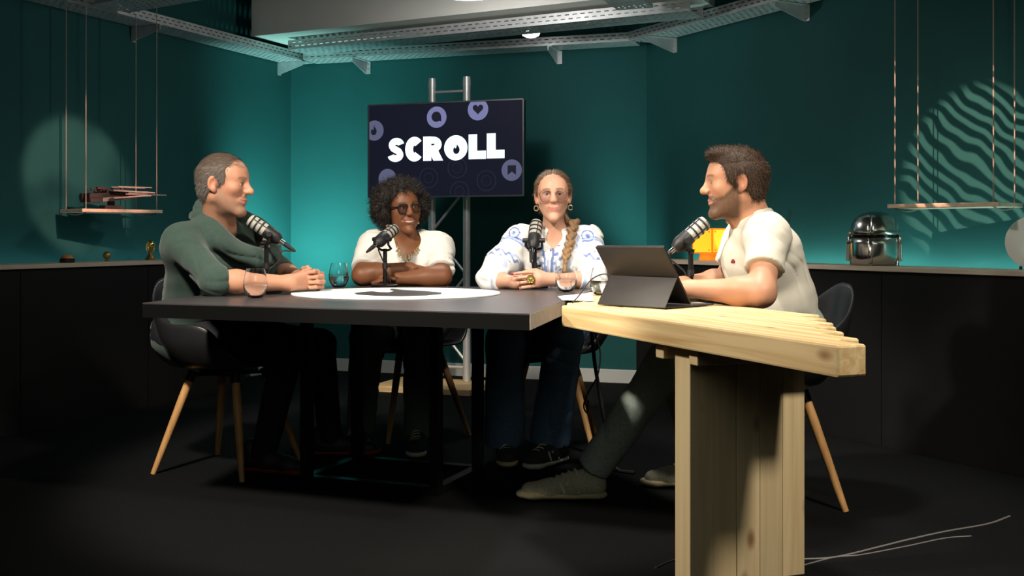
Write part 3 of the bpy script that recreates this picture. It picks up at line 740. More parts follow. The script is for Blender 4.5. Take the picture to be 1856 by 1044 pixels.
# ------------------------------------------------------------------ microphones
def microphone(label, base, ctr, axis, tail=None):
    """base: foot of the stand on the table; ctr: middle of the capsule; axis: towards the speaker"""
    base, ctr, A = Vector(base), Vector(ctr), Vector(axis).normalized()
    t = thing('table_microphone', label, 'microphone', base, group='table microphones')
    q = MB(); q.lathe([(.060, 0), (.062, .002), (.062, .010), (.056, .014), (.018, .016), (.014, .020)], base, 36); q.build('base', M['black_steel'], t, True)
    S = Vector((A.y, -A.x, 0)); S = S.normalized() if S.length > .05 else Vector((1, 0, 0)); N_ = A.cross(S).normalized()
    yoke_z = ctr.z - .052
    top = Vector((base.x, base.y, yoke_z - .004))
    q = MB(); q.cyl(base + Z3*.014, top, .0095, n=16); po = q.build('pole', M['black_steel'], t, True)
    m = base + (top-base)*.55
    q = MB(); q.cyl(m - Z3*.012, m + Z3*.012, .0125, n=16); q.cyl(m, m + S*.03, .005, n=8); q.build('clutch', M['black'], po, True)
    # capsule
    q = MB(); r = .0285
    q.lathe([(.0, -.075), (.017, -.075), (.020, -.070), (.0275, -.055), (r, -.045), (r, -.005), (r*.97, -.003)], ctr, 28, (S, N_, A)); body = q.build('body', M['black'], t, True)
    q = MB(); q.lathe([(r*.93, -.004), (r*.93, .066), (r*.80, .0745), (r*.4, .078), (0, .079)], ctr, 28, (S, N_, A)); q.build('grille', M['mic_mesh'], t, True)
    for h in (.017, .039, .061):
        q = MB(); q.lathe([(r*.90, h-.004), (r*1.02, h-.0035), (r*1.02, h+.0025), (r*.90, h+.003)], ctr, 28, (S, N_, A)); q.build('ring', M['black'], t, True)
    for k in range(4):
        a = math.pi*k/2 + .5; o = (S*math.cos(a) + N_*math.sin(a))*r*.965
        q = MB(); q.box(ctr + o + A*.030, (.003, .0035, .064), ((S*math.cos(a) + N_*math.sin(a)), A.cross(S*math.cos(a) + N_*math.sin(a)), A)); q.build('rib', M['black'], t)
    # yoke
    pts = [ctr - A*.03 + S*.036, ctr - A*.03 + S*.037 - Z3*.025]
    pts += [Vector((base.x, base.y, yoke_z)) + S*(.036*math.cos(math.radians(a))) - Z3*(.012*math.sin(math.radians(a))) for a in range(20, 161, 20)]
    pts += [ctr - A*.03 - S*.037 - Z3*.025, ctr - A*.03 - S*.036]
    q = MB(); q.tube(pts, .0055, 8); q.build('yoke', M['black_steel'], t, True)
    for s in (-1, 1):
        q = MB(); q.cyl(ctr - A*.03 + S*s*.026, ctr - A*.03 + S*s*.050, .011, .010, 14); q.build('knob', M['black'], t, True)
    # plug and cable
    b0 = ctr - A*.075
    q = MB(); q.cyl(b0 + A*.004, b0 - A*.022, .0095, n=14); q.build('plug_collar', M['chrome'], t, True)
    q = MB(); q.tube([b0 - A*.02, b0 - A*.05, b0 - A*.075], [.0098, .0085, .0045], 12); q.build('plug', M['rubber'], t, True)
    e = b0 - A*.075
    way = tail if tail else [e - A*.03 - Z3*.02, e + (base-e)*.3 - Z3*.03, Vector((base.x, base.y, e.z-.10)) + S*.012, base + S*.013 + Z3*.06, base + S*.02 + Z3*.02]
    q = MB(); q.tube(smooth_path([e] + way), .0032, 8); q.build('cable', M['rubber'], t, True)
    return t
def smooth_path(pts, k=6):
    pts = [Vector(p) for p in pts]; out = []
    P = [pts[0]*2 - pts[1]] + pts + [pts[-1]*2 - pts[-2]]
    for i in range(1, len(P)-2):
        for j in range(k):
            u = j/k; a, b, c, d = P[i-1], P[i], P[i+1], P[i+2]
            out.append(.5*((2*b) + (c-a)*u + (2*a-5*b+4*c-d)*u*u + (3*b-a-3*c+d)*u**3))
    out.append(pts[-1]); return out
def tp(px, Y, z=TT): p = J(px, 0, Y); return Vector((p.x, Y, z))
microphone('table microphone in front of the man in the green sweater', tp(483, 4.47), J(480, 417, 4.47), (-.74, -.04, .52),
           [J(511, 455, 4.46), J(509, 468, 4.46), J(497, 482, 4.46), J(488, 490, 4.46), J(486, 515, 4.47)])
microphone('table microphone in front of the woman with curly hair', tp(698, 4.97), J(699, 428, 4.97), (.42, .66, .42),
           [J(688, 440, 4.93), J(686, 452, 4.94), J(693, 470, 4.96), J(702, 495, 4.96), J(708, 512, 4.97)])
microphone('table microphone in front of the woman with the braid', tp(969, 4.91, TT), J(969, 426, 4.91), (.12, .55, .72),
           [J(960, 452, 4.83), J(962, 468, 4.87), J(968, 490, 4.90), J(974, 510, 4.90)])
microphone('table microphone in front of the man in the white tee', tp(1252, 3.93, TT+.001), J(1251, 426, 3.93), (.70, .08, .60),
           [J(1216, 458, 3.92), J(1213, 468, 3.92), J(1232, 484, 3.93), J(1244, 500, 3.93), J(1246, 540, 3.93)])

# ------------------------------------------------------------------ stemless glasses
def tumbler(label, p, hgt=.108, fill=.45, r0=.024, rm=.0445, rt=.034):
    p = Vector(p) + Z3*.0012
    t = thing('water_glass', label, 'glass', p, group='stemless water glasses')
    def rad(f): return r0 + (rm-r0)*math.sin(min(1, f/.42)*math.pi/2)**.8 if f < .42 else rt + (rm-rt)*math.cos((f-.42)/.58*math.pi/2)**1.0
    prof = [(rad(f), f*hgt) for f in [i/16 for i in range(17)]]
    inner = [(max(.001, rad(f)-.0016), .007 + f*(hgt-.007)) for f in [i/16 for i in range(16, -1, -1)]]
    q = MB(); q.lathe([(0.0001, 0)] + prof + inner + [(.0001, .007)], p, 36, close=False); q.build('glass', M['glass'], t, True, 60)
    w = [(max(.001, rad(f)-.0020), .0073 + f*(hgt-.007)) for f in [fill*i/10 for i in range(11)]]
    q = MB(); q.lathe([(.0001, .0073)] + w + [(.0001, w[-1][1])], p, 36, close=False); q.build('water', M['water'], t, True, 50)
    return t
tumbler('water glass in front of the forearm of the man in the green sweater', G(463, 540, TT), .108, .40)
tumbler('water glass at the far table edge, left of the woman with curly hair', G(614, 521, TT), .108, .42)
tumbler('water glass beside the bracelet of the woman with the braid', G(1026, 529, TT), .106, .40)
tumbler('water glass almost hidden behind the folded tablet', G(1090, 535, TT), .106, .5)

# ------------------------------------------------------------------ tablet in a folio, paper, cable
F0 = G(1205, 560, TT+.001); F1 = G(1078, 552.5, TT+.001)
fx = (F1 - F0).normalized(); fy = Vector((fx.y, -fx.x, 0)); fy = fy if fy.x > 0 else -fy      # fy: towards the right man
fw = .282
t = thing('tablet', 'tablet propped up in a charcoal keyboard folio on the timber table', 'tablet', F0 + fx*fw/2)
def FP(a, s, z): return F0 + fx*a + fy*s + Z3*z
tn = Vector((0, 0, 0)); top_s, top_z, bot_s, bot_z = -.004, .198, .138, .010
tdir = ((fy*top_s + Z3*top_z) - (fy*bot_s + Z3*bot_z)); tl = tdir.length; tdir.normalize(); tnr = tdir.cross(fx).normalized()
if tnr.dot(fy) < 0: tnr = -tnr
mid = FP(fw/2, (top_s+bot_s)/2, (top_z+bot_z)/2)
q = MB(); q.box(mid, (fw, tl, .008), (fx, tdir, tnr), bev=.0035); q.build('body', M['black'], t, True)
q = MB(); q.box(mid + tnr*.0045, (fw-.012, tl-.012, .001), (fx, tdir, tnr)); q.build('screen', M['screen_off'], t)
q = MB(); q.box(mid - tnr*.0055 + tdir*tl*.245, (fw+.002, tl*.505, .0032), (fx, tdir, tnr), bev=.0012); q.build('upper_cover', M['folio'], t, True)
hz = mid - tnr*.0065 - tdir*.005; lowp = FP(fw/2, .002, .003)
ld_ = (hz - lowp); ll = ld_.length; ld_.normalize()
q = MB(); q.box((hz+lowp)/2, (fw, ll, .0032), (fx, ld_, fx.cross(ld_)), bev=.0012); q.build('lower_flap', M['folio'], t, True)
q = MB(); q.box(FP(fw/2, .133, .003), (fw, .262, .0045), (fx, fy, Z3), bev=.0018); kb = q.build('keyboard', M['folio'], t, True)
q = MB(); q.box(FP(fw/2, .20, .0062), (fw-.02, .105, .002), (fx, fy, Z3)); kd = q.build('key_deck', M['keys'], t)
q = MB(); q.cyl(mid - tnr*.0068 + tdir*(tl/2-.014) - fx*(fw/2-.014), mid - tnr*.0085 + tdir*(tl/2-.014) - fx*(fw/2-.014), .004, n=16); q.build('camera_lens', M['screen_off'], t)
q = MB(); q.tube(smooth_path([FP(fw+.001, .065, .098), FP(fw+.03, .06, .100), FP(fw+.055, .03, .080), FP(fw+.075, -.005, .03), FP(fw+.085, -.03, .004)]), .0022, 8)
tag(q.build('charging_cable', M['rubber'], org=FP(fw+.08, -.03, 0)), 'thin black cable curving down from the tablet to the table', 'cable')
a, b, c, d = [G(x, y, TT+.0018) for x, y in ((1011, 537.5), (1019, 544), (1076, 546), (1074, 531))]
q = MB(); q.add([a, b, c, d] + [v + Z3*.0012 for v in (a, b, c, d)], [(3,2,1,0), (4,5,6,7), (0,1,5,4), (1,2,6,5), (2,3,7,6), (3,0,4,7)])
tag(q.build('paper_sheet', M['white_card'], org=a), 'white sheet of paper on the black table, left of the tablet', 'paper')

# ------------------------------------------------------------------ cables on and above the floor
M['floor_cord'] = mat('grey_cable', (.14, .13, .12), .6, noise=.1, nscale=200)
q = MB(); q.tube(smooth_path([G(1448, 1014), G(1515, 1010), G(1600, 990), G(1640, 980), G(1712, 964), G(1790, 950), G(1830, 936)], 8), .004, 6)
tag(q.build('floor_cable', M['floor_cord'], org=G(1448, 1014)), 'pale cable on the carpet at the lower right, upper of two', 'cable')
q = MB(); q.tube(smooth_path([G(1445, 1028), G(1510, 1011), G(1560, 1006), G(1640, 991), G(1712, 976), G(1760, 972)], 8), .0032, 6)
tag(q.build('floor_cable', M['floor_cord'], org=G(1445, 1028)), 'thinner pale cable on the carpet at the lower right, lower of two', 'cable')
q = MB(); q.tube(smooth_path([J(1066, 552, 4.6), J(1072, 600, 4.6), J(1077, 650, 4.62), J(1083, 690, 4.64), J(1097, 770, 4.6), J(1113, 845, 4.55), G(1150, 860) + Z3*.006], 6), .008, 8)
tag(q.build('hanging_cable', M['rubber'], org=J(1113, 845, 4.55)), 'thick black cable hanging from under the table to the floor', 'cable')
q = MB(); q.tube(smooth_path([J(1071, 551, 4.63), J(1078, 602, 4.63), J(1088, 640, 4.65), J(1083, 680, 4.65), J(1066, 712, 4.66), J(1058, 735, 4.66), J(1064, 748, 4.66), J(1066, 725, 4.66)], 6), .0035, 6)
tag(q.build('hanging_cable', M['rubber'], org=J(1058, 745, 4.66)), 'thin looped black cable hanging under the table by the denim leg', 'cable')
q = MB(); q.tube(smooth_path([G(1188, 1030), G(1215, 1018), G(1250, 1010), G(1290, 1012)], 6), .005, 6)
tag(q.build('floor_cable', M['rubber'], org=G(1188, 1030)), 'short black cable end on the floor left of the timber leg', 'cable')

# ------------------------------------------------------------------ smooth implicit surfaces for people and cloth
F32 = np.float32
def A3(p): return np.array([p[0], p[1], p[2]], dtype=F32)
class Field:
    def __init__(s, h): s.h = h; s.pr = []; s.post = []
    def _add(s, op, kind, par, lo, hi, k): s.pr.append((op, kind, par, np.minimum.reduce(lo), np.maximum.reduce(hi), k))
    def cone(s, a, b, ra, rb, k=.02, op='add', cut=None, flat=None):
        a, b = A3(a), A3(b); r = max(ra, rb)
        s._add(op, 'cone', (a, b, ra, rb, cut, flat), [a-r, b-r], [a+r, b+r], k); return s
    def chain(s, pts, rs, k=.01, op='add'):
        for i in range(len(pts)-1): s.cone(pts[i], pts[i+1], rs[i], rs[i+1], k if i else max(k, .004), op)
        return s
    def ell(s, c, r, R=None, k=.02, op='add'):
        c = A3(c); r = np.array(r, dtype=F32); m = float(r.max())
        s._add(op, 'ell', (c, r, None if R is None else np.array(R, dtype=F32)), [c-m], [c+m], k); return s
    def build(s):
        h = s.h
        adds = [p for p in s.pr if p[0] == 'add']
        lo = np.minimum.reduce([p[3] for p in adds]) - 4*h; hi = np.maximum.reduce([p[4] for p in adds]) + 4*h
        n = np.ceil((hi-lo)/h).astype(int) + 1
        D = np.full(n, .08, dtype=F32)
        for op, kind, par, l, u, k in s.pr:
            m = k + 3*h
            i0 = np.clip(np.floor((l-m-lo)/h).astype(int), 0, n-1); i1 = np.clip(np.ceil((u+m-lo)/h).astype(int)+1, 0, n)
            if (i1 <= i0).any(): continue
            sl = tuple(slice(a, b) for a, b in zip(i0, i1))
            x = (lo[0] + h*np.arange(i0[0], i1[0], dtype=F32))[:, None, None]; y = (lo[1] + h*np.arange(i0[1], i1[1], dtype=F32))[None, :, None]
            z = (lo[2] + h*np.arange(i0[2], i1[2], dtype=F32))[None, None, :]
            if kind == 'cone':
                a, b, ra, rb, cut, flat = par; ba = b-a; L2 = float(ba@ba) + 1e-12
                px, py, pz = x-a[0], y-a[1], z-a[2]
                t0 = (px*ba[0] + py*ba[1] + pz*ba[2])/L2; t = np.clip(t0, 0, 1)
                qx, qy, qz = px-t*ba[0], py-t*ba[1], pz-t*ba[2]
                if flat is not None:                      # squash across one direction
                    f, w = A3(flat[0]), flat[1]; dd = qx*f[0]+qy*f[1]+qz*f[2]
                    d = np.sqrt(qx*qx+qy*qy+qz*qz + dd*dd*(w*w-1)) - (ra+(rb-ra)*t)
                else: d = np.sqrt(qx*qx+qy*qy+qz*qz) - (ra+(rb-ra)*t)
                if cut is not None: d = np.maximum(d, (t0-cut)*math.sqrt(L2))
            elif kind == 'ell':
                c, r, R = par; px, py, pz = x-c[0], y-c[1], z-c[2]
                if R is not None: px, py, pz = (px*R[0,0]+py*R[1,0]+pz*R[2,0], px*R[0,1]+py*R[1,1]+pz*R[2,1], px*R[0,2]+py*R[1,2]+pz*R[2,2])
                k0 = np.sqrt((px/r[0])**2 + (py/r[1])**2 + (pz/r[2])**2); k1 = np.sqrt((px/r[0]**2)**2 + (py/r[1]**2)**2 + (pz/r[2]**2)**2)
                d = k0*(k0-1)/(k1+1e-9)
            o = D[sl]
            if op == 'add': hh = np.maximum(k-np.abs(o-d), 0)/k; D[sl] = np.minimum(o, d) - hh*hh*k*.25
            else: d = -d; hh = np.maximum(k-np.abs(o-d), 0)/k; D[sl] = np.maximum(o, d) + hh*hh*k*.25
        s.lo, s.n, s.D = lo, n, D
        if s.post:
            act = np.argwhere(np.abs(D) < .03); P = act*F32(h) + lo; v = D[tuple(act.T)]
            for f in s.post: v = f(P, v)
            D[tuple(act.T)] = v
        return s
    def mesh(s):
        D, h, lo = s.D, s.h, s.lo; S = D < 0
        S8 = S.astype(np.uint8); c = np.zeros(np.array(S.shape)-1, np.uint8)
        for a in (0, 1):
            for b in (0, 1):
                for e in (0, 1): c += S8[a:S.shape[0]-1+a, b:S.shape[1]-1+b, e:S.shape[2]-1+e]
        act = (c > 0) & (c < 8); idx = np.full(act.shape, -1, np.int64); ijk = np.argwhere(act); idx[act] = np.arange(len(ijk))
        pos = np.zeros((len(ijk), 3), F32); cnt = np.zeros(len(ijk), F32)
        cor = [(a, b, e) for a in (0, 1) for b in (0, 1) for e in (0, 1)]
        for i in range(8):
            for j in range(i+1, 8):
                o0, o1 = np.array(cor[i]), np.array(cor[j])
                if np.abs(o0-o1).sum() != 1: continue
                v0 = D[tuple((ijk+o0).T)]; v1 = D[tuple((ijk+o1).T)]; m = (v0 < 0) != (v1 < 0)
                t = np.where(m, v0/np.where(m, v0-v1, 1), 0); pos += m[:, None]*(o0 + t[:, None]*(o1-o0)); cnt += m
        V = (ijk + pos/cnt[:, None])*h + lo
        Q = []
        for ax in range(3):
            b, e = (ax+1) % 3, (ax+2) % 3
            sl0 = [slice(None)]*3; sl1 = [slice(None)]*3; sl0[ax] = slice(0, -1); sl1[ax] = slice(1, None)
            s0, s1 = S[tuple(sl0)], S[tuple(sl1)]; ed = np.argwhere(s0 != s1)
            ed = ed[(ed[:, b] > 0) & (ed[:, e] > 0) & (ed[:, b] < S.shape[b]-1) & (ed[:, e] < S.shape[e]-1)]
            fl = s0[tuple(ed.T)]
            def cell(db, de): q = ed.copy(); q[:, b] -= db; q[:, e] -= de; return idx[tuple(q.T)]
            q = np.stack([cell(1, 1), cell(0, 1), cell(0, 0), cell(1, 0)], 1); q[~fl] = q[~fl][:, ::-1]; Q.append(q)
        Q = np.concatenate(Q); return V.astype(np.float64), Q
def smooth_verts(V, Q, it=2):
    n = len(V); e = np.concatenate([Q[:, [0, 1]], Q[:, [1, 2]], Q[:, [2, 3]], Q[:, [3, 0]]])
    for _ in range(it):
        acc = np.zeros((n, 3)); ct = np.zeros(n)
        for k in range(3): acc[:, k] = np.bincount(e[:, 0], V[e[:, 1], k], n) + np.bincount(e[:, 1], V[e[:, 0], k], n)
        ct = np.bincount(e[:, 0], minlength=n) + np.bincount(e[:, 1], minlength=n)
        V = .5*V + .5*acc/ct[:, None]
    return V
def np_mesh(name, V, Q, m, parent, col=None, org=None):
    inv = np.array(parent.matrix_world.inverted()); V = V @ inv[:3, :3].T + inv[:3, 3]
    me = bpy.data.meshes.new(name); n, q = len(V), len(Q); w = Q.shape[1]
    me.vertices.add(n); me.vertices.foreach_set('co', V.astype(F32).ravel())
    me.loops.add(q*w); me.loops.foreach_set('vertex_index', Q.astype(np.int32).ravel())
    me.polygons.add(q); me.polygons.foreach_set('loop_start', np.arange(0, q*w, w, dtype=np.int32)); me.polygons.foreach_set('loop_total', np.full(q, w, np.int32))
    me.polygons.foreach_set('use_smooth', np.ones(q, bool)); me.update(); me.validate()
    if col is not None:
        at = me.color_attributes.new('Col', 'FLOAT_COLOR', 'POINT'); at.data.foreach_set('color', np.c_[col, np.ones(n)].astype(F32).ravel())
    me.materials.append(m); o = bpy.data.objects.new(name, me); COL.objects.link(o); o.parent = parent
    o.matrix_world = parent.matrix_world.copy(); return o
def sdf_obj(name, fld, m, parent, colf=None, it=1):
    V, Q = fld.build().mesh(); V = smooth_verts(V, Q, it)
    o = np_mesh(name, V, Q, m, parent, None if colf is None else colf(V)); LAST[name] = (V, Q); return o
LAST = {}
def surf_at(name, px, py):             # where the sight line through a pixel meets the last built part of that name
    from mathutils.bvhtree import BVHTree
    V, Q = LAST[name]; t = BVHTree.FromPolygons([Vector(v) for v in V], [tuple(int(i) for i in q) for q in Q]); c = Vector((0, 0, CAMZ))
    return t.ray_cast(c, (J(px, py, 1.0) - c).normalized())[:2]

def attr_mat(name, rough=.5, bump=.1, bscale=300, sheen=0.0, spec=.4, sss=0.0):
    m = mat(name, (.5, .5, .5), rough, bump=bump, bscale=bscale, sheen=sheen, spec=spec, sss=sss); N = m.node_tree.nodes
    a = N.new('ShaderNodeAttribute'); a.attribute_name = 'Col'; m.node_tree.links.new(a.outputs['Color'], N['Principled BSDF'].inputs['Base Color']); return m
M['skin'] = attr_mat('skin', .48, .10, 260, spec=.35, sss=.12)
M['cloth_attr'] = attr_mat('embroidered_cotton', .85, .25, 500, spec=.15)
M['hair_attr'] = attr_mat('hair', .55, .3, 400, spec=.3)

def folds(amp, f=26.0, seed=0, dirs=None):
    rs = np.random.RandomState(seed); U = rs.randn(5, 3); U /= np.linalg.norm(U, axis=1)[:, None]
    if dirs is not None: U[:len(dirs)] = np.array(dirs)
    ph = rs.rand(5)*6.28
    def g(P, v):
        w = np.sin(P@U[3]*f*.45 + ph[3])*1.3 + np.sin(P@U[4]*f*.8 + ph[4])*.7
        n = np.sin(P@U[0]*f + 1.4*w + ph[0]) + .7*np.sin(P@U[1]*f*1.5 + 1.1*w + ph[1]) + .4*np.sin(P@U[2]*f*2.6 + w + ph[2])
        rg = 1-np.abs(np.sin(P@U[1]*f*1.15 + 1.7*w + ph[2])); m_ = np.clip(.45 + np.sin(P@U[2]*24 + ph[1])*.7 + np.sin(P@U[0]*17 + ph[4])*.4, 0, 1)
        return (v + amp*n*.30 + amp*1.5*(rg**2.5)*m_).astype(F32)
    return g

# ------------------------------------------------------------------ heads
class Head:
    def __init__(s, c, face, pitch=0.0, roll=0.0, sc=1.0):
        f = Vector((face[0], face[1], 0)).normalized(); up_ = Vector((0, 0, 1)); r = f.cross(up_)
        Rp = Matrix.Rotation(-pitch, 3, r); f = Rp @ f; up_ = Rp @ up_
        Rr = Matrix.Rotation(roll, 3, f); r = Rr @ r; up_ = Rr @ up_
        s.c = Vector(c); s.R = np.array([[r.x, f.x, up_.x], [r.y, f.y, up_.y], [r.z, f.z, up_.z]]); s.s = sc
    def w(s, p): return Vector(s.R @ (np.array(p)*s.s) + np.array(s.c))
    def loc(s, V): return (V - np.array(s.c)) @ s.R / s.s
    def cone(s, F, a, b, ra, rb, **k): F.cone(s.w(a), s.w(b), ra*s.s, rb*s.s, **k)
    def ell(s, F, c, r, rot=None, **k):
        R = s.R if rot is None else s.R @ np.array(rot)
        F.ell(s.w(c), np.array(r)*s.s, R, **k)
def rotz(a): c, s_ = math.cos(a), math.sin(a); return [[c, -s_, 0], [s_, c, 0], [0, 0, 1]]

def add_head(F, H_, o):
    """o: options of the face"""
    jw, fem, smile, eye = o.get('jaw', .05), o.get('fem', 0), o.get('smile', .4), o.get('eye', .0042)
    H_.ell(F, (0, -.014, .034), (.0755, .0965, .087), k=.02)
    H_.ell(F, (0, .030, -.028 + .006*fem), (.0585 - .002*fem, .058, .082 - .006*fem), k=.035)
    H_.ell(F, (0, .040, .045), (.060, .050, .055), k=.03)                    # forehead
    for s in (-1, 1):
        H_.cone(F, (s*jw, -.004, -.050 + .006*fem), (s*(.018-.006*fem), .072, -.098), .020-.004*fem, .017-.003*fem, k=.03)   # jaw line
        H_.ell(F, (s*.040, .060, -.012 + .004*smile), (.022+.003*smile, .022, .020), k=.025)   # cheeks
        H_.cone(F, (s*.012, .083, .032), (s*.042, .068, .034), .010 - .002*fem, .008, k=.018)   # brow
    H_.ell(F, (0, .082, -.100), (.020 - .004*fem, .016, .016 - .002*fem), k=.022)                  # chin
    nl = o.get('nose', 1.0)
    H_.cone(F, (0, .080, .022), (0, .091, -.017), .0085-.001*fem, .0125-.002*fem, k=.016)
    H_.cone(F, (0, .087, .026), (0, .086 + .024*nl, -.012), .0072, .0100, k=.014)          # nose
    H_.ell(F, (0, .086 + .027*nl, -.018), (.0102-.0012*fem, .0100-.001*fem, .0095-.001*fem), k=.012)
    for s in (-1, 1): H_.ell(F, (s*.0115*o.get('nosew', 1), .0985, -.0205), (.0075, .0095, .0070), k=.008)
    H_.ell(F, (0, .076, -.053), (.028, .0165, .020), k=.02)
    rd_f = o.get('round', 0)
    if rd_f:
        for s in (-1, 1): H_.ell(F, (s*.036, .046, -.036), (.026, .032*rd_f, .036), k=.03)                   # mouth mound
    for s in (-1, 1):                                                        # eye sockets, lids
        H_.ell(F, (s*.0310, .0965, .0135), (.0165, .0125, .0105), k=.012, op='sub')
        H_.ell(F, (s*.0305, .0750, .0125), (.0150, .0148, .0138), k=.006)
        H_.ell(F, (s*.0305, .0900, .0110 - o.get('down', 0)), (.0125, .0100, eye), k=.0025, op='sub')
    mw = .024 + .007*smile; up2 = .006*smile
    lp = o.get('lip', 1.0)
    pts = [(-mw, .0755, -.0545+up2), (-.011, .0920, -.0512), (0, .0930, -.0518), (.011, .0920, -.0512), (mw, .0755, -.0545+up2)]
    for a, b in zip(pts[:-1], pts[1:]): H_.cone(F, a, b, .0045*lp, .0045*lp, k=.006)
    pts = [(-mw*.85, .0775, -.0580+up2), (-.009, .0905, -.0622), (.009, .0905, -.0622), (mw*.85, .0775, -.0580+up2)]
    for a, b in zip(pts[:-1], pts[1:]): H_.cone(F, a, b, .0050*lp, .0050*lp, k=.006)
    gap = o.get('gap', .0016)
    pts = [(-mw, .0830, -.0560+up2), (-.010, .0985, -.0570), (.010, .0985, -.0570), (mw, .0830, -.0560+up2)]
    for a, b in zip(pts[:-1], pts[1:]): H_.cone(F, a, b, gap, gap, k=.003, op='sub')
    for s in (-1, 1): H_.cone(F, (s*.018, .094, -.024), (s*(mw+.007), .080, -.048), .0022, .0026, k=.010, op='sub')   # smile fold
    for s in (-1, 1):                                                        # ears
        rot = rotz(s*.45)
        H_.ell(F, (s*.0790, -.014, .004), (.0075, .0185, .0310), rot=rot, k=.006)
        H_.ell(F, (s*.0770, -.004, -.022), (.0070, .0100, .0120), rot=rot, k=.006)
        H_.ell(F, (s*.0870, -.010, .005), (.0085, .0100, .0170), rot=rot, k=.004, op='sub')
def face_colour(H_, o):
    sk = np.array(o['skin']); lipc = np.array(o.get('lipc', sk*[.85, .55, .5])); br = np.array(o.get('brow', (.05, .03, .02)))
    smile = o.get('smile', .4); mw = .024 + .007*smile; up2 = .006*smile
    def g(V):
        p = H_.loc(V); x, y, z = p[:, 0], p[:, 1], p[:, 2]; ax = np.abs(x)
        C = np.tile(sk, (len(V), 1))
        inh = (np.abs(x) < .1) & (np.abs(y) < .13) & (np.abs(z) < .14)
        red = np.array([1.04, .86, .80])
        def mix(w, c): nonlocal C; w = (w*inh)[:, None]; C = C*(1-w) + np.asarray(c)*w
        mix(.32*np.exp(-((ax-.043)**2+(z+.02)**2)/.00045)*(y > .03), sk*red)
        mix(.6*np.exp(-(x**2/.0003+(z+.016)**2/.0003))*(y > .09), sk*red)
        mix(.7*((ax > .072) & (y < .02)), sk*red)
        if 'beard' in o:
            bc, bs, reg = np.array(o['beard']), o['bstr'], o.get('breg', 'stubble')
            edge = np.interp(y, [-.02, .01, .05, .075, .1], [.012, -.004, -.040, -.046, -.036])
            w = np.clip((edge + .008 - z)/o.get('bsoft', .012), 0, 1)*np.clip((y+.014)/.018, 0, 1)*np.clip((z+.135)/.02, 0, 1)
            mx_ = np.exp(-((z+.041)/.0065)**2)*np.clip((.030-ax)/.006, 0, 1)*(y > .07)
            nn = np.random.RandomState(1).rand(len(V))
            lipm = ((ax/mw)**2 + ((z+.057)/.0095)**2) < 1
            mix(np.clip(np.maximum(w, mx_*1.0), 0, 1)*bs*(.9+.15*nn)*(~lipm), bc)
        zc = -.0565 + up2*(ax/mw)**2
        lw = np.clip((1.15 - np.sqrt((ax/mw)**2 + ((z-zc)/.0098)**2))/.22, 0, 1)*(y > .075)
        mix(lw, lipc)
        if o.get('teeth'):
            mix((np.abs(z-zc-.0006) < .0026)*(ax < mw*.72)*(y > .075)*1.0, (.60, .54, .48))
        bw_ = np.exp(-((z - (.0365 + .10*(ax-.028)*(ax < .028) - .22*np.maximum(ax-.034, 0)))/.0036)**2)*np.clip((ax-.010)/.004, 0, 1)*np.clip((.052-ax)/.005, 0, 1)*(y > .045)
        mix(np.clip(bw_*o.get('bw', .95), 0, 1), br)
        lash = np.exp(-((z-.0165)/.0022)**2)*(np.abs(ax-.0305) < .0135)*(y > .075)
        mix(lash*.7, br)
        return C
    return g
def add_eyes(root, H_, look, iris=(.05, .03, .02), down=0):
    for s in (-1, 1):
        c = H_.w((s*.0305, .0752, .0118)); r = .0131*H_.s
        q = MB(); n, k = 18, 20; P = []; d = Vector(look).normalized(); u = d.orthogonal().normalized(); w = d.cross(u)
        prof = [(math.sin(math.pi*i/k)*r, math.cos(math.pi*i/k)*r) for i in range(k+1)]
        q.lathe([(max(a, 1e-5), b) for a, b in prof], c, n, (u, w, d), close=False)
        q.m = [2 if i//n < 1 else (1 if i//n < 3 else 0) for i in range(len(q.f))]
        im = mat('iris', iris, .2, noise=.2, nscale=200)
        e = q.build('eye', [M['eye_white'], im, M['black']], root, True)
M['eye_white'] = mat('eye_white', (.62, .58, .54), .2, noise=.03, nscale=50)

def strands(root, name, V, Q, Nrm, m, n, length, flow, curl=0.0, col=None, seed=0, wid=.0011, lift=.35, colj=.25):
    """short tapered hair blades growing from the hair surface, joined into one part"""
    rs = np.random.RandomState(seed); f = rs.randint(0, len(Q), n)
    P = V[Q[f]].mean(1) + (rs.rand(n, 3)-.5)*.004; N_ = Nrm[Q[f]].mean(1); N_ /= np.linalg.norm(N_, axis=1)[:, None]+1e-9
    T = flow(P, N_, rs); T = T - N_*(T*N_).sum(1)[:, None]*.9; T /= np.linalg.norm(T, axis=1)[:, None]+1e-9
    L_ = length*(.6 + .8*rs.rand(n))[:, None]; l2 = lift*(.4 + 1.2*rs.rand(n))[:, None]
    S = np.cross(T, N_); S /= np.linalg.norm(S, axis=1)[:, None]+1e-9
    cj = (rs.randn(n, 3))*curl
    p0 = P - N_*.003; p1 = P + T*L_*.5 + N_*L_*l2*.6 + cj*L_; p2 = P + T*L_ + N_*L_*l2 + rs.randn(n, 3)*curl*L_
    w = wid*(.7 + .6*rs.rand(n))[:, None]
    VV = np.stack([p0-S*w, p0+S*w, p1+S*w*.8, p1-S*w*.8, p2+S*w*.15, p2-S*w*.15], 1).reshape(-1, 3)
    b = np.arange(n)[:, None]*6
    FF = np.concatenate([b+np.array([[0, 1, 2, 3]]), b+np.array([[3, 2, 4, 5]])])
    cc = None
    if col is not None:
        c = np.array(col(P)) * (1 + colj*(rs.rand(n)-.5)*2)[:, None]; cc = np.repeat(c, 6, 0)
    o = np_mesh(name, VV, FF, m, root, cc); o['kind'] = 'stuff'; return o
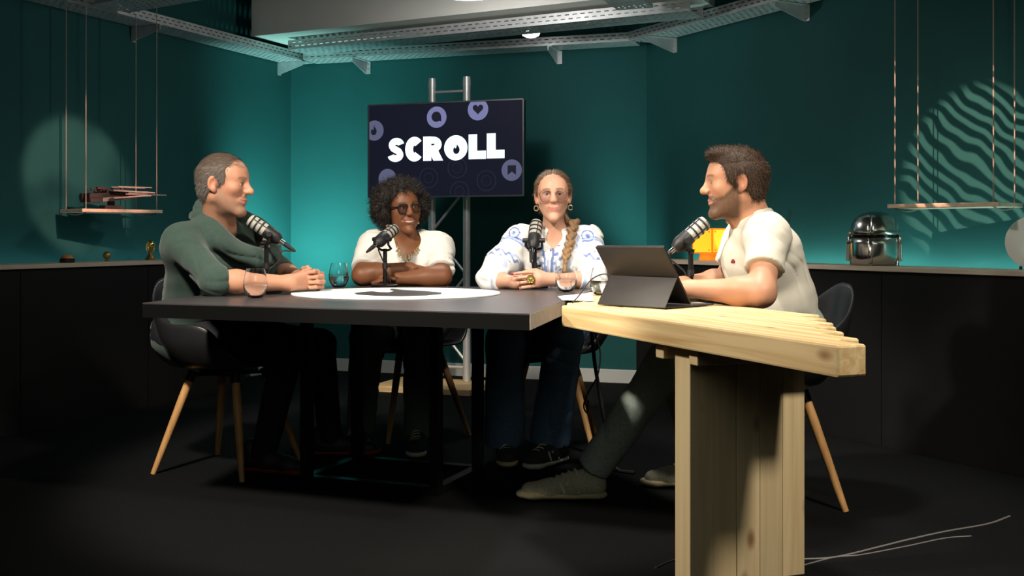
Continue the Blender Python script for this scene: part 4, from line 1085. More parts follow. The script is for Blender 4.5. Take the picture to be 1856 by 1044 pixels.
def vnormals(V, Q):
    n = np.cross(V[Q[:, 2]]-V[Q[:, 0]], V[Q[:, 3]]-V[Q[:, 1]]); N_ = np.zeros_like(V)
    for i in range(4):
        for k in range(3): N_[:, k] += np.bincount(Q[:, i], n[:, k], len(V))
    return N_/(np.linalg.norm(N_, axis=1)[:, None]+1e-12)
def hair_cap(H_, grow, ymax, h=.0035, zmin=None, extra=None, noise=None):
    F = Field(h); H_.ell(F, (0, -.014, .034), (.0755+grow, .0965+grow, .087+grow), k=.01)
    H_.ell(F, (0, -.045, -.03), (.058+grow*.6, .050+grow*.6, .050), k=.03)
    if extra: extra(F)
    for s in (-1, 1): H_.ell(F, (s*.088, -.010, .000), (.026, .022, .034), k=.006, op='sub')
    def cut(P, v):
        p = H_.loc(P); return np.maximum(v, ((p[:, 1] - ymax(np.abs(p[:, 0]), p[:, 2], p[:, 0]))*.8*H_.s)).astype(F32)
    if noise: F.post.append(noise)
    F.post.append(cut); V, Q = F.build().mesh(); V = smooth_verts(V, Q, 1); return V, Q

# ------------------------------------------------------------------ bodies, clothes
def limb(F, a, b, ra, rb, k=.03): F.cone(a, b, ra, rb, k=k)
def forearm(F, e, w, re=.040, rw=.0255, k=.03):
    e, w = Vector(e), Vector(w); m = e + (w-e)*.28
    F.cone(e, m, re*.95, re, k=k); F.cone(m, w, re, rw, k=k)
def torso(F, o, g=0.0, k=.06):
    sl, sr = Vector(o['sl']), Vector(o['sr']); pv = Vector(o['pelvis']); r = (sr-sl).normalized(); ms = (sl+sr)/2
    b = o.get('bulk', 1.0); up_ = (ms - pv).normalized(); f = Vector((0, 0, 1)).cross(r).normalized(); f = f if f.dot(Vector((*o['face'], 0))) > 0 else -f
    ch = ms - up_*.10 + f*.015; wa = pv + (ms-pv)*.42 + f*.005
    F.cone(sl - Z3*.012, sr - Z3*.012, .048*b+g, .048*b+g, k=k)
    F.cone(ch - r*.075*b, ch + r*.075*b, .105*b+g, .105*b+g, k=k)
    F.cone(wa - r*.065*b, wa + r*.065*b, .100*b+g, .100*b+g, k=k)
    F.cone(pv - r*.070*b, pv + r*.070*b, .115*b+g, .115*b+g, k=k)
    F.cone(ch, wa, .11*b+g, .105*b+g, k=k); F.cone(wa, pv, .10*b+g, .11*b+g, k=k)
    nb = Vector(o['neck'])
    for s in (sl, sr): F.cone(nb + Z3*.004, s + (nb-s)*.12 - Z3*.004, .046*b+g, .042*b+g, k=.05)
    return ms, ch, wa, r, f, up_

def finger(F, pts, r=.0088, k=.004):
    n = len(pts)
    for i in range(n-1): F.cone(pts[i], pts[i+1], r*(1-.07*i), r*(1-.07*(i+1)), k=k)

def shoe(root, ankle, d, mu, ms, L_=.27, lace=None, stripes=None, label=None, sole_h=.030):
    """ankle: heel point on the floor; d: direction of the toe"""
    a = Vector(ankle); d = Vector((d[0], d[1], 0)).normalized(); r = d.cross(Z3)
    tilt = 0
    F = Field(.004); W_ = lambda y, x, z: a + d*y + r*x + Z3*z
    F.cone(W_(.015, 0, .050), W_(.10, 0, .052), .036, .040, k=.03); F.cone(W_(.10, 0, .052), W_(.19, 0, .036), .040, .038, k=.03)
    F.cone(W_(.19, 0, .036), W_(L_-.045, 0, .032), .038, .032, k=.02); F.cone(W_(.03, 0, .06), W_(.02, 0, .100), .036, .040, k=.03)
    F.cone(W_(.06, 0, .085), W_(.14, 0, .065), .022, .018, k=.03)
    F.post.append(lambda P, v: np.maximum(v, (a.z + .018 - P[:, 2])).astype(F32))
    up_ = sdf_obj('shoe', F, mu, root)
    F = Field(.004)
    F.cone(W_(.012, 0, .02), W_(.11, 0, .02), .038, .037, k=.02, flat=((0, 0, 1), 2.2)); F.cone(W_(.11, 0, .02), W_(L_-.055, 0, .02), .037, .043, k=.02, flat=((0, 0, 1), 2.2)); F.cone(W_(L_-.055, 0, .02), W_(L_-.03, 0, .022), .043, .036, k=.02, flat=((0, 0, 1), 2.2))
    F.post.append(lambda P, v: np.maximum(np.maximum(v, a.z + .001 - P[:, 2]), P[:, 2] - a.z - sole_h).astype(F32))
    sdf_obj('sole', F, ms, up_)
    if lace:
        for i in range(5):
            y = .085 + .022*i; z = .100 - .0085*i
            q = MB(); q.tube([W_(y, -.028, z-.006), W_(y+.006, -.010, z+.012), W_(y+.010, .010, z+.012), W_(y+.016, .028, z-.006)], .0038, 6); q.build('lace', lace, up_, True)
    if stripes:
        for s in (-1, 1):
            for i in range(3):
                q = MB(); y = .09 + .026*i; q.box(W_(y, s*.0405, .052), (.010, .006, .045), (d*.9 - Z3*.43, r, (Z3*.9 + d*.43)), bev=.002); q.build('stripe', stripes, up_)
    return up_
def trousers(root, o, m, hipr=.095, kner=.062, ankr=.052, col=None, nm='trousers', seed=1, wide=None):
    F = Field(.006); pv = Vector(o['pelvis']); sl, sr = Vector(o['sl']), Vector(o['sr']); r = (sr-sl).normalized()
    F.cone(pv - r*.08 + Z3*.002, pv + r*.08 + Z3*.002, .114, .114, k=.05); F.cone(pv - r*.07 + Z3*.08, pv + r*.07 + Z3*.08, .105, .105, k=.05)
    for s, kn, an in ((-1, o['kl'], o['al']), (1, o['kr'], o['ar'])):
        kn, an = Vector(kn), Vector(an); hp = pv + r*s*.09 - Z3*.0
        F.cone(hp, kn, hipr, kner, k=.05); F.cone(kn, an, kner*1.02, ankr, k=.03, cut=1.0)
    F.post.append(folds(.0045, 30, seed)); return sdf_obj(nm, F, m, root, col)

# ================================================================== the people
M['denim'] = mat('blue_denim', (.10, .17, .27), .85, noise=.3, nscale=120, bump=.3, bscale=600, spec=.2)
M['denim_green'] = mat('washed_green_trousers', (.15, .20, .17), .85, noise=.2, nscale=80, bump=.25, bscale=600, spec=.2)
M['dark_trouser'] = mat('dark_trousers', (.014, .014, .018), .85, noise=.2, nscale=80, spec=.2)
M['pale_denim'] = mat('pale_jeans', (.32, .38, .34), .85, noise=.25, nscale=80, bump=.25, bscale=600, spec=.2)
M['green_knit'] = mat('dark_green_knit', (.040, .068, .057), .9, noise=.15, nscale=90, bump=.35, bscale=900, spec=.1, sheen=.15)
M['white_tee'] = mat('off_white_cotton', (.64, .61, .52), .9, noise=.04, nscale=30, bump=.25, bscale=900, spec=.1)
M['white_top'] = mat('white_jersey', (.70, .68, .64), .85, noise=.03, nscale=30, bump=.2, bscale=900, spec=.12)
M['stripe'] = mat('striped_undershirt', (.75, .70, .62), .9, spec=.1)
M['shoe_black'] = mat('black_shoe', (.015, .015, .016), .6, noise=.2, nscale=60)
M['shoe_red'] = mat('red_sole', (.16, .012, .016), .6, noise=.2, nscale=60)
M['shoe_dark'] = mat('dark_suede', (.022, .030, .022), .8, noise=.2, nscale=60)
M['sole_white'] = mat('white_sole', (.55, .54, .48), .6, noise=.1, nscale=60)
M['shoe_tan'] = mat('beige_mesh_shoe', (.50, .47, .34), .85, noise=.3, nscale=120, bump=.4, bscale=500)
M['sole_tan'] = mat('gum_sole', (.52, .44, .26), .7, noise=.15, nscale=60)
M['lace'] = mat('pale_lace', (.62, .58, .45), .8, noise=.1, nscale=200)
M['frame_black'] = mat('black_acetate', (.012, .010, .010), .25, noise=.1, nscale=60)
M['frame_gold'] = mat('dark_gold_frame', (.20, .13, .08), .3, .7, noise=.1, nscale=60)
M['gold_bright'] = mat('yellow_gold', (.90, .66, .18), .22, 1.0, noise=.05, nscale=60)
M['pale_gold'] = mat('pale_gold', (.72, .58, .36), .28, 1.0, noise=.08, nscale=60)
M['red_patch'] = mat('red_embroidery', (.30, .02, .03), .8, noise=.2, nscale=200)
M['nail'] = mat('red_nail', (.55, .06, .05), .3, noise=.05, nscale=60)

def glasses(root, H_, m, lw, lh, gapx, z0, round_, th, temple=True, y0=.0965, lensm=None):
    g = None
    for s in (-1, 1):
        cx = s*(gapx + lw/2); pts = []
        for i in range(28):
            a = 2*math.pi*i/28; ca, sa = math.cos(a), math.sin(a)
            x = math.copysign(abs(ca)**round_, ca)*lw/2; z = math.copysign(abs(sa)**round_, sa)*lh/2
            if z < 0: x *= .93
            pts.append(H_.w((cx + x, y0 - .9*(cx+x)**2*2.2, z0 + z)))
        q = MB(); q.tube(pts + [pts[0]], th*H_.s, 8, caps=False); fr = q.build('glasses_rim', m, root, True)
        q = MB(); q.add(pts, [tuple(range(28))]); q.build('lens', M['lens'], fr)
        q = MB(); q.tube([H_.w((s*(gapx+lw), y0-.012, z0+lh*.25)), H_.w((s*.076, y0-.03, z0+lh*.25)), H_.w((s*.081, .02, z0+lh*.15)), H_.w((s*.080, -.012, z0+.012))], th*.9*H_.s, 8); q.build('glasses_temple', m, root, True)
    q = MB(); q.tube([H_.w((-gapx-.002, y0-.001, z0+lh*.12)), H_.w((0, y0+.004, z0+lh*.22)), H_.w((gapx+.002, y0-.001, z0+lh*.12))], th*H_.s, 8); q.build('glasses_bridge', m, root, True)

# ------------------------------------------------------------------ man in the green sweater (left)
def man_green():
    root = thing('person', 'bearded grey-haired man in a dark green sweater, hands clasped, at the left of the table', 'person', (-1.2, 4.6, .45))
    H_ = Head(J(406, 336, 4.45), (.985, -.17), pitch=.09, roll=0.0, sc=1.02)
    o = dict(sl=J(450, 440, 4.74), sr=J(330, 442, 4.40), pelvis=Vector((-1.335, 4.65, .56)), neck=J(396, 412, 4.54), face=(.89, -.45),
             kl=Vector((-.83, 4.80, .50)), kr=Vector((-.90, 4.42, .50)), al=Vector((-.80, 4.86, .07)), ar=Vector((-1.02, 4.52, .07)), bulk=1.02)
    er, wr, el, wl_ = J(392, 510, 4.24), J(520, 513, 4.365), J(512, 497, 4.84), J(545, 502, 4.58)
    fo = dict(skin=(.48, .235, .150), jaw=.052, smile=.55, nose=1.12, eye=.0034, bsoft=.032, beard=(.150, .100, .072), bstr=.62, brow=(.10, .08, .065), bw=.75, lipc=(.40, .16, .12))
    F = Field(.0031); add_head(F, H_, fo)
    F.cone(H_.w((0, -.030, -.045)), o['neck'], .056, .060, k=.03)
    F.cone(H_.w((0, .01, -.085)), o['neck'] + Vector((.03, -.02, 0)), .040, .045, k=.03)
    torso(F, o, -.014)
    limb(F, o['sr'], er, .052, .042); forearm(F, er, wr, .043, .029); limb(F, o['sl'], el, .052, .042); forearm(F, el, wl_, .043, .029)
    # right hand: back of the hand to the camera
    kn = J(556, 508, 4.455)
    F.cone(wr, kn, .028, .030, k=.02); F.cone(wr + Vector((.02, 0, .010)), kn + Vector((.0, 0, .022)), .022, .017, k=.02); F.cone(wr + Vector((.02, 0, -.005)), kn + Vector((0, 0, -.022)), .020, .015, k=.02)
    for i in range(4):
        y0 = 496 + 8.2*i
        finger(F, [J(557, y0, 4.455), J(576, y0-1, 4.475), J(584, y0, 4.515), J(576, y0+1, 4.545)], .0098)
    finger(F, [J(540, 500, 4.46), J(552, 492, 4.475), J(562, 488.5, 4.49)], .0112)                      # thumb
    # left hand: fingers folded round the right hand
    F.cone(wl_, J(572, 504, 4.555), .027, .030, k=.02); F.cone(J(560, 500, 4.56), J(576, 512, 4.54), .026, .024, k=.02)
    for i in range(4):
        y0 = [492.5, 502, 511, 520][i]; xr = [575, 584, 586, 578][i]; xt = [558, 560, 563, 562][i]
        finger(F, [J(xr-8, y0-1, 4.53), J(xr, y0-.5, 4.485), J((xr+xt)/2+2, y0, 4.440), J(xt, y0+1.2, 4.425)], .0100)
    finger(F, [J(555, 494, 4.54), J(550, 487, 4.52), J(558, 484.5, 4.50)], .0108)
    sdf_obj('body', F, M['skin'], root, face_colour(H_, fo))
    add_eyes(root, H_, (.98, -.15, -.05), (.06, .05, .04))
    # sweater
    F = Field(.006); ms, ch, wa, r, f, up_ = torso(F, o, .014)
    def sleeve(s, e, w, fr):
        s, e, w = Vector(s), Vector(e), Vector(w)
        F.cone(s, e, .066, .058, k=.05); F.cone(e, e + (w-e)*fr, .057, .052, k=.03, cut=1.0)
    F.cone(o['neck'] + Vector((-.035, -.02, -.02)), o['sr'] + Z3*.004, .060, .064, k=.05)
    sleeve(o['sr'], er, wr, .10); sleeve(o['sl'], el, wl_, .16)
    F.cone(o['sr'] + Vector((-.01, .02, -.04)), wa + r*.08, .06, .09, k=.05); F.cone(J(438, 455, 4.58), J(428, 522, 4.60), .062, .080, k=.05)
    F.cone(o['neck'] + Z3*.10, o['neck'] + Z3*.0, .078, .078, k=.012, op='sub')
    F.cone(o['neck'] + Z3*.02, J(466, 436, 4.52), .070, .036, k=.012, op='sub')
    col = [J(366, 372, 4.60), J(364, 382, 4.54), J(378, 404, 4.46), J(402, 428, 4.44), J(432, 450, 4.48), J(462, 463, 4.53), J(484, 459, 4.575), J(490, 440, 4.615), J(478, 416, 4.65), J(450, 398, 4.68), J(410, 382, 4.68), J(375, 373, 4.65)]
    col = smooth_path(col + [col[0]], 4)
    for i in range(len(col)-1): F.cone(col[i], col[i+1], .020, .020, k=.028)
    nc = Vector(o['neck'])
    for gg, dz, rr2 in ((.024, .030, .018),):
        c2_ = [p + Vector((p.x-nc.x, p.y-nc.y, 0)).normalized()*gg*.75 - Z3*dz for p in col]
        for i in range(2, len(c2_)-8): F.cone(c2_[i], c2_[i+1], rr2, rr2, k=.030)
    F.post.append(folds(.0055, 40, 4, [(.3, .9, .2), (.25, .1, .96)])); sdf_obj('sweater', F, M['green_knit'], root)
    # striped undershirt in the neckline
    F = Field(.005); F.cone(J(478, 456, 4.555), J(482, 438, 4.595), .024, .018, k=.02)
    ob = sdf_obj('undershirt', F, M['stripe'], root)
    N = M['stripe'].node_tree.nodes; L = M['stripe'].node_tree.links
    tc = N.new('ShaderNodeTexCoord'); wv = N.new('ShaderNodeTexWave'); wv.bands_direction = 'Z'; wv.inputs['Scale'].default_value = 22; rp = N.new('ShaderNodeValToRGB')
    rp.color_ramp.elements[0].color = (.10, .10, .09, 1); rp.color_ramp.elements[1].color = (.75, .70, .62, 1); rp.color_ramp.elements[0].position = .45; rp.color_ramp.elements[1].position = .55
    L.new(tc.outputs['Object'], wv.inputs['Vector']); L.new(wv.outputs['Fac'], rp.inputs[0]); L.new(rp.outputs[0], N['Principled BSDF'].inputs['Base Color'])
    # hair
    def ymax(ax, z, x):
        base = np.interp(z, [-.10, -.078, -.06, -.03, -.005, .015, .04, .062, .085, .13], [-.09, -.055, -.040, -.030, .012, .034, .036, .030, .050, .050])
        front = np.interp(z, [.05, .075, .092, .13], [0.0, .070, .100, .115]); wgt = np.clip((.050-ax)/.014, 0, 1)
        return np.maximum(base, front*wgt + base*(1-wgt))
    V, Q = hair_cap(H_, .0075, ymax)
    def colr(P):
        p = H_.loc(P); t = np.clip((p[:, 2]-.0)/.10, 0, 1)[:, None]; return np.array([.135, .118, .105])*(1-t) + np.array([.120, .088, .066])*t
    np_mesh('hair', V, Q, M['hair_attr'], root, colr(V)*.75)
    Rf = H_.R
    def flow(P, N_, rs):
        p = H_.loc(P); T = np.tile(np.array([0, -.55, -.9]), (len(P), 1)); top = p[:, 2] > .07
        T[top] = [0, .9, -.1]; T += rs.randn(len(P), 3)*.25; return T @ Rf.T
    strands(root, 'hair_strands', V, Q, vnormals(V, Q), M['hair_attr'], 8000, .017, flow, .05, colr, 1, .0006, .16, .4)
    trousers(root, o, M['dark_trouser'], seed=3)
    shoe(root, Vector((-.87, 4.86, 0)), (1, .05), M['shoe_black'], M['shoe_red'], .29, M['rubber'])
    shoe(root, Vector((-1.09, 4.54, 0)), (.9, -.3), M['shoe_black'], M['shoe_red'], .29, M['rubber'])

# ------------------------------------------------------------------ woman with curly hair
def woman_curly():
    root = thing('person', 'smiling woman with curly black hair, glasses and a white top, arms folded on the table', 'person', (-.5, 5.44, .45))
    H_ = Head(J(729, 380, 5.26), (.47, -.88), pitch=.03, roll=.09, sc=.97)
    o = dict(sr=J(676, 445, 5.28), sl=J(796, 447, 5.34), pelvis=Vector((-.49, 5.47, .56)), neck=J(737, 436, 5.31), face=(.1, -1),
             kr=Vector((-.66, 5.02, .50)), kl=Vector((-.42, 5.00, .50)), ar=Vector((-.70, 5.10, .07)), al=Vector((-.42, 4.98, .07)), bulk=1.06)
    er, wr, el, wl_ = J(657, 499, 5.12), J(742, 486, 5.14), J(800, 502, 5.12), J(722, 505, 5.06)
    fo = dict(skin=(.170, .066, .030), jaw=.049, fem=1, round=.9, smile=1.0, nose=.70, nosew=1.35, eye=.0028, lip=1.15, gap=.0024, teeth=True, brow=(.012, .008, .006), bw=.6, lipc=(.19, .06, .045))
    F = Field(.0030); add_head(F, H_, fo)
    F.cone(H_.w((0, -.028, -.045)), o['neck'], .048, .052, k=.03); F.cone(H_.w((0, .01, -.085)), o['neck'] + Vector((.02, -.04, 0)), .036, .042, k=.03)
    torso(F, o, -.014)
    limb(F, o['sr'], er, .050, .045); forearm(F, er, wr, .045, .028); limb(F, o['sl'], el, .050, .045); forearm(F, el, wl_, .045, .028)
    k1 = J(764, 490, 5.15); F.cone(wr, k1, .026, .027, k=.02, flat=((0, .5, .86), 1.4))
    for i in range(4): finger(F, [k1 + Vector((0, .012-.010*i, .012-.008*i)), J(778, 492+3*i, 5.15-.008*i), J(788, 497+3*i, 5.15-.008*i)], .0085)
    finger(F, [J(750, 486, 5.12), J(760, 484, 5.11), J(768, 486, 5.10)], .0092)
    k2 = J(700, 509, 5.08); F.cone(wl_, k2, .026, .026, k=.02, flat=((0, .5, .86), 1.4))
    for i in range(4): finger(F, [k2 + Vector((0, -.015+.010*i, .010-.006*i)), J(686, 511, 5.07+.01*i), J(676, 514, 5.08+.01*i)], .0085)
    finger(F, [J(714, 506, 5.03), J(704, 503, 5.02), J(696, 504, 5.02)], .0092)
    sdf_obj('body', F, M['skin'], root, face_colour(H_, fo)); add_eyes(root, H_, (.6, -.8, -.15), (.02, .012, .008))
    F = Field(.006); ms, ch, wa, r, f, up_ = torso(F, o, .012)
    for s, e, fr in ((o['sr'], er, .80), (o['sl'], el, .80)):
        s, e = Vector(s), Vector(e); F.cone(s, s + (e-s)*fr, .066, .066, k=.05, cut=1.0)
    F.cone(ch + f*.03 - r*.06, ch + f*.03 + r*.06, .088, .088, k=.05)
    F.cone(o['neck'] + Z3*.08, o['neck'] - Z3*.005, .072, .072, k=.010, op='sub')
    F.cone(o['neck'] + f*.06 + Z3*.00, J(733, 478, 5.16), .062, .016, k=.012, op='sub')
    F.post.append(folds(.0075, 42, 9, [(.9, .1, .3), (.3, .1, .95)])); sdf_obj('blouse', F, M['white_top'], root)
    # curly hair: one mass of small curls
    F = Field(.005); rs = np.random.RandomState(4)
    H_.ell(F, (0, -.022, .040), (.088, .100, .095), k=.03)
    for i in range(900):
        v = rs.randn(3); v /= np.linalg.norm(v)
        p = np.array([v[0]*.132, -.030 + v[1]*.112, .020 + v[2]*.122])
        if v[2] < 0: p[0] *= 1.02; p[2] *= .95
        if p[1] > np.interp(p[2], [-.1, .0, .05, .075, .10, .16], [-.012, .012, .032, .060, .085, .10]): 
            if p[2] < .075 and abs(p[0]) < .105: continue
        if p[2] < -.085 and p[1] > -.03: continue
        if p[2] < -.10: continue
        q_ = p*rs.uniform(.80, 1.0); H_.ell(F, q_, np.array([1, 1, 1])*rs.uniform(.012, .021), k=.006)
    def cut(P, v):
        p = H_.loc(P); lim = np.interp(p[:, 2], [-.12, -.03, .0, .03, .055, .072, .085, .2], [-.015, .0, .012, .030, .045, .072, .16, .2])
        side = np.clip((np.abs(p[:, 0])-.070)/.02, 0, 1); lim = lim*(1-side) + np.minimum(.2, lim+.05)*side
        return np.maximum(v, (p[:, 1]-lim)*.7).astype(F32)
    F.post.append(cut); V, Q = F.build().mesh(); V = smooth_verts(V, Q, 1)
    cf = lambda P: np.tile(np.array([.022, .017, .015]), (len(P), 1))
    np_mesh('hair', V, Q, M['hair_attr'], root, cf(V))
    strands(root, 'hair_curls', V, Q, vnormals(V, Q), M['hair_attr'], 18000, .015, lambda P, N_, rs: rs.randn(len(P), 3) + N_*.3, .45, cf, 2, .0008, .55, .6)
    glasses(root, H_, M['frame_black'], .051, .042, .0075, .007, .55, .0036)
    for s in (-1, 1):
        a = H_.w((s*.080, -.002, -.036)); q = MB()
        q.tube([a, a - Z3*.012, a - Z3*.020], .0012, 6); q.lathe([(.001, -.045), (.009, -.038), (.011, -.030), (.006, -.022), (.001, -.019)], a, 12)
        q.build('earring', M['pale_gold'], root, True)
    cpts = [o['neck'] + f*.045 + r*(-.065) + Z3*.03, o['neck'] + f*.085 + r*(-.050) - Z3*.025, J(735, 462, 5.155), o['neck'] + f*.085 + r*.050 - Z3*.025, o['neck'] + f*.045 + r*.065 + Z3*.03]
    cp = smooth_path(cpts, 8); q = MB(); q.tube(cp, .0016, 6); nk = q.build('necklace', M['gold_bright'], root, True)
    for i in range(11):
        p = cp[9 + i*14//10] if 9 + i*14//10 < len(cp) else cp[-1]; a = (i-5)/5
        dv = (-Z3 + r*a*.55).normalized(); q = MB(); q.box(p + dv*.012 - f*0 + f*.004, (.0075, .003, .026), (dv.cross(f).normalized(), f, dv), bev=.001); q.build('pendant_bar', M['pale_gold'], nk)
    trousers(root, o, M['denim_green'], .105, .075, .066, seed=5)
    shoe(root, Vector((-.43, 5.03, 0)), (.05, -1), M['shoe_dark'], M['sole_white'], .25, M['lace']); shoe(root, Vector((-.70, 5.14, 0)), (-.1, -1), M['shoe_dark'], M['sole_white'], .25, M['lace'])

# ------------------------------------------------------------------ woman with the braid
def woman_braid():
    root = thing('person', 'woman with a long braid and square glasses in an embroidered white blouse, hands clasped', 'person', (.17, 5.12, .45))
    H_ = Head(J(1002.5, 357, 4.98), (-.03, -1), pitch=.02, roll=.02, sc=.955)
    o = dict(sr=J(940, 434, 5.02), sl=J(1068, 434, 5.03), pelvis=Vector((.17, 5.17, .56)), neck=J(1004, 426, 5.03), face=(0, -1),
             kr=Vector((-.03, 4.68, .52)), kl=Vector((.22, 4.66, .54)), ar=Vector((-.03, 4.76, .08)), al=Vector((.16, 4.72, .09)), bulk=.95)
    er, wr, el, wl_ = J(890, 506, 4.86), J(934, 512, 4.76), J(1078, 506, 4.87), J(1002, 507, 4.77)
    fo = dict(skin=(.54, .295, .205), jaw=.047, fem=1, round=0, smile=1.1, nose=.70, nosew=.95, eye=.0046, lip=.62, brow=(.12, .07, .04), bw=.9, lipc=(.46, .185, .15))
    F = Field(.0029); add_head(F, H_, fo)
    F.cone(H_.w((0, -.028, -.045)), o['neck'], .046, .050, k=.03); F.cone(H_.w((0, .01, -.085)), o['neck'] + Vector((0, -.035, 0)), .034, .042, k=.03)
    torso(F, o, -.014)
    limb(F, o['sr'], er, .044, .038); forearm(F, er, wr, .037, .0245); limb(F, o['sl'], el, .044, .038); forearm(F, el, wl_, .037, .0245)
    # her left hand (nearer the tablet) lies over the right one, fingers pointing left
    kk = J(976, 505, 4.735); F.cone(wl_, kk, .024, .026, k=.018); F.cone(wl_, J(972, 497, 4.745), .020, .017, k=.018); F.cone(wl_, J(975, 515, 4.735), .018, .016, k=.018)
    for i in range(4):
        y0 = [494, 502, 510, 518][i]; x0 = [968, 966, 965, 966][i]; xt = [929, 931, 941, 944][i]
        finger(F, [J(x0+6, y0, 4.735), J((x0+xt)/2+6, y0-.5+.6*i, 4.722), J((x0+xt)/2-8, y0+1+.8*i, 4.722), J(xt, y0+3+.9*i, 4.735)], .0082)
    finger(F, [J(990, 497, 4.755), J(972, 490, 4.775), J(956, 489.5, 4.785)], .0090)
    k2 = J(956, 512, 4.775); F.cone(wr, k2, .025, .026, k=.018); F.cone(wr, J(956, 502, 4.785), .021, .018, k=.018)
    for i in range(4): y0 = 499 + 6.5*i; finger(F, [J(958, y0, 4.78), J(976, y0, 4.785), J(988, y0, 4.80)], .0082)
    finger(F, [J(938, 504, 4.755), J(950, 494, 4.765), J(962, 491, 4.77)], .0088)
    sdf_obj('body', F, M['skin'], root, face_colour(H_, fo)); add_eyes(root, H_, (-.02, -1, .0), (.10, .09, .07))
    q = MB(); q.tube([J(930, 495, 4.727), J(926.5, 496.5, 4.733)], [.0055, .004], 8); q.build('fingernail', M['nail'], root, True)
    # blouse with full sleeves
    F = Field(.0045); ms, ch, wa, r, f, up_ = torso(F, o, .014)
    for s, e, w, fr in ((o['sr'], er, wr, .42), (o['sl'], el, wl_, .42)):
        s, e, w = Vector(s), Vector(e), Vector(w); m_ = s + (e-s)*.6
        F.cone(s + Z3*.0, m_, .058, .070, k=.04); F.cone(m_, e, .072, .062, k=.04); F.cone(e, e + (w-e)*fr, .056, .043, k=.03, cut=1.0)
    F.cone(ch + f*.025 - r*.06, ch + f*.025 + r*.06, .080, .080, k=.05)
    F.cone(o['neck'] + Z3*.08, o['neck'] + Z3*.002, .064, .066, k=.010, op='sub')
    F.cone(o['neck'] + f*.075 - Z3*.005, J(995, 470, 4.85), .034, .014, k=.010, op='sub')
    F.post.append(folds(.0075, 44, 12, [(.9, .1, .3), (.6, .1, .8)]))
    mid_ = (er + o['sr'])/2
    def blouse_col(V):
        C = np.tile(np.array([.70, .69, .67]), (len(V), 1)); bl = np.array([.07, .13, .38]); lb = np.array([.32, .42, .66])
        def mix(w, c): nonlocal C; w = np.clip(w, 0, 1)[:, None]; C = C*(1-w) + c*w
        rr, ff = np.array(r), np.array(f); fr_ = (V-np.array(ms))@ff > .0
        for c, s in ((J(931, 420, 4.95), -1), (J(1065, 427, 4.95), 1)):                    # shoulder medallions
            d = np.linalg.norm((V-np.array(c))*[1, .6, 1], axis=1); mix((np.abs(d-.026) < .0035)*fr_*.9, bl); mix((d < .017)*fr_*.75, lb); mix((d < .009)*fr_*.8, bl)
            mix((np.abs(d-.034) < .002)*fr_*.6, lb)
        for s, e in ((o['sr'], er), (o['sl'], el)):                                         # bands round the sleeves
            s, e = np.array(s), np.array(e); d = (e-s)/np.linalg.norm(e-s); t = (V-s)@d; lat = np.linalg.norm(V-s-np.outer(t, d), axis=1)
            on = (lat < .095) & (np.abs((V-np.array(ms))@rr) > .12)
            mix((np.abs(t-.055) < .006)*on*.75, lb); mix((np.abs(np.abs(t-.055)-.008) < .0022)*on*.9, bl)
            a = np.sin(V@np.array([90, 60, 120.])+np.sin(V[:, 0]*160)*1.5); mix((np.abs(t-.165) < .022)*on*(a > .55)*.85, bl)
        for e, w in ((er, wr), (el, wl_)):                                                  # cuffs
            e, w = np.array(e), np.array(w); L_ = np.linalg.norm(w-e); t = (V-e)@((w-e)/L_)/L_; mix(((t > .33) & (t < .40))*(np.linalg.norm(V-e, axis=1) < .16)*.75, lb)
        cx = (V-np.array(J(995, 460, 4.88)))@rr; z = V[:, 2]; g2 = fr_ & (np.abs((V-np.array(ms))@rr) < .09)   # embroidered front
        pz = CAMZ + (HY-z*0)/FPX*0
        edge = np.abs(np.abs(cx) - np.interp(z, [.80, .86, .95, 1.02], [.012, .016, .030, .045]))
        mix((edge < .005)*g2*(z < .99)*.9, bl)
        fl = np.sin(z*150)*np.cos(cx*120 + z*40); mix((fl > .35)*g2*(np.abs(cx) < .058)*(np.abs(cx) > .016)*(z < .93)*(z > .82)*.85, bl)
        mix((np.sin(cx*520) > .2)*g2*(np.abs(cx) < .042)*(z < .865)*.75, lb*.8)
        rdg = np.abs((V-np.array(ms))@rr); mix((np.abs(rdg - .098 - (z-.93)*.15) < .0045)*fr_*(z > .88)*(z < .985)*.8, lb)
        return C
    sdf_obj('blouse', F, M['cloth_attr'], root, blouse_col)
    # hair: drawn back with a centre parting
    def ymax(ax, z, x):
        b = np.interp(z, [-.10, -.06, -.02, .02, .05, .075, .092, .105, .14], [-.05, -.035, -.022, .018, .046, .060, .070, .085, .12]); return b - .012*np.clip((.012-ax)/.012, 0, 1)*(z > .08)
    def part(P, v): p = H_.loc(P); return (v + .0035*np.exp(-(p[:, 0]/.004)**2)*(p[:, 1] > -.02) + .0012*np.sin(np.arctan2(p[:, 0], p[:, 2]+.02)*70)).astype(F32)
    V, Q = hair_cap(H_, .0085, ymax, noise=part, h=.003)
    hc = np.array([.145, .085, .048])
    cf = lambda P: hc*(1 + .35*np.sin(np.arctan2(H_.loc(P)[:, 0], H_.loc(P)[:, 2]+.03)*55)[:, None]*np.ones((1, 3)))
    np_mesh('hair', V, Q, M['hair_attr'], root, cf(V))
    def flow(P, N_, rs): p = H_.loc(P); T = np.stack([np.sign(p[:, 0])*.5, -np.ones(len(p))*.8, -.5*np.ones(len(p))], 1) + rs.randn(len(P), 3)*.06; return T @ H_.R.T
    strands(root, 'hair_strands', V, Q, vnormals(V, Q), M['hair_attr'], 5000, .028, flow, .02, cf, 3, .0008, .06, .4)
    path = smooth_path([H_.w((.050, -.060, -.045)), J(1037, 400, 5.0), J(1037, 415, 4.955), J(1034, 435, 4.925), J(1028, 455, 4.905), J(1025, 470, 4.895)], 6)
    F = Field(.003); path = path[::2]; n = len(path)
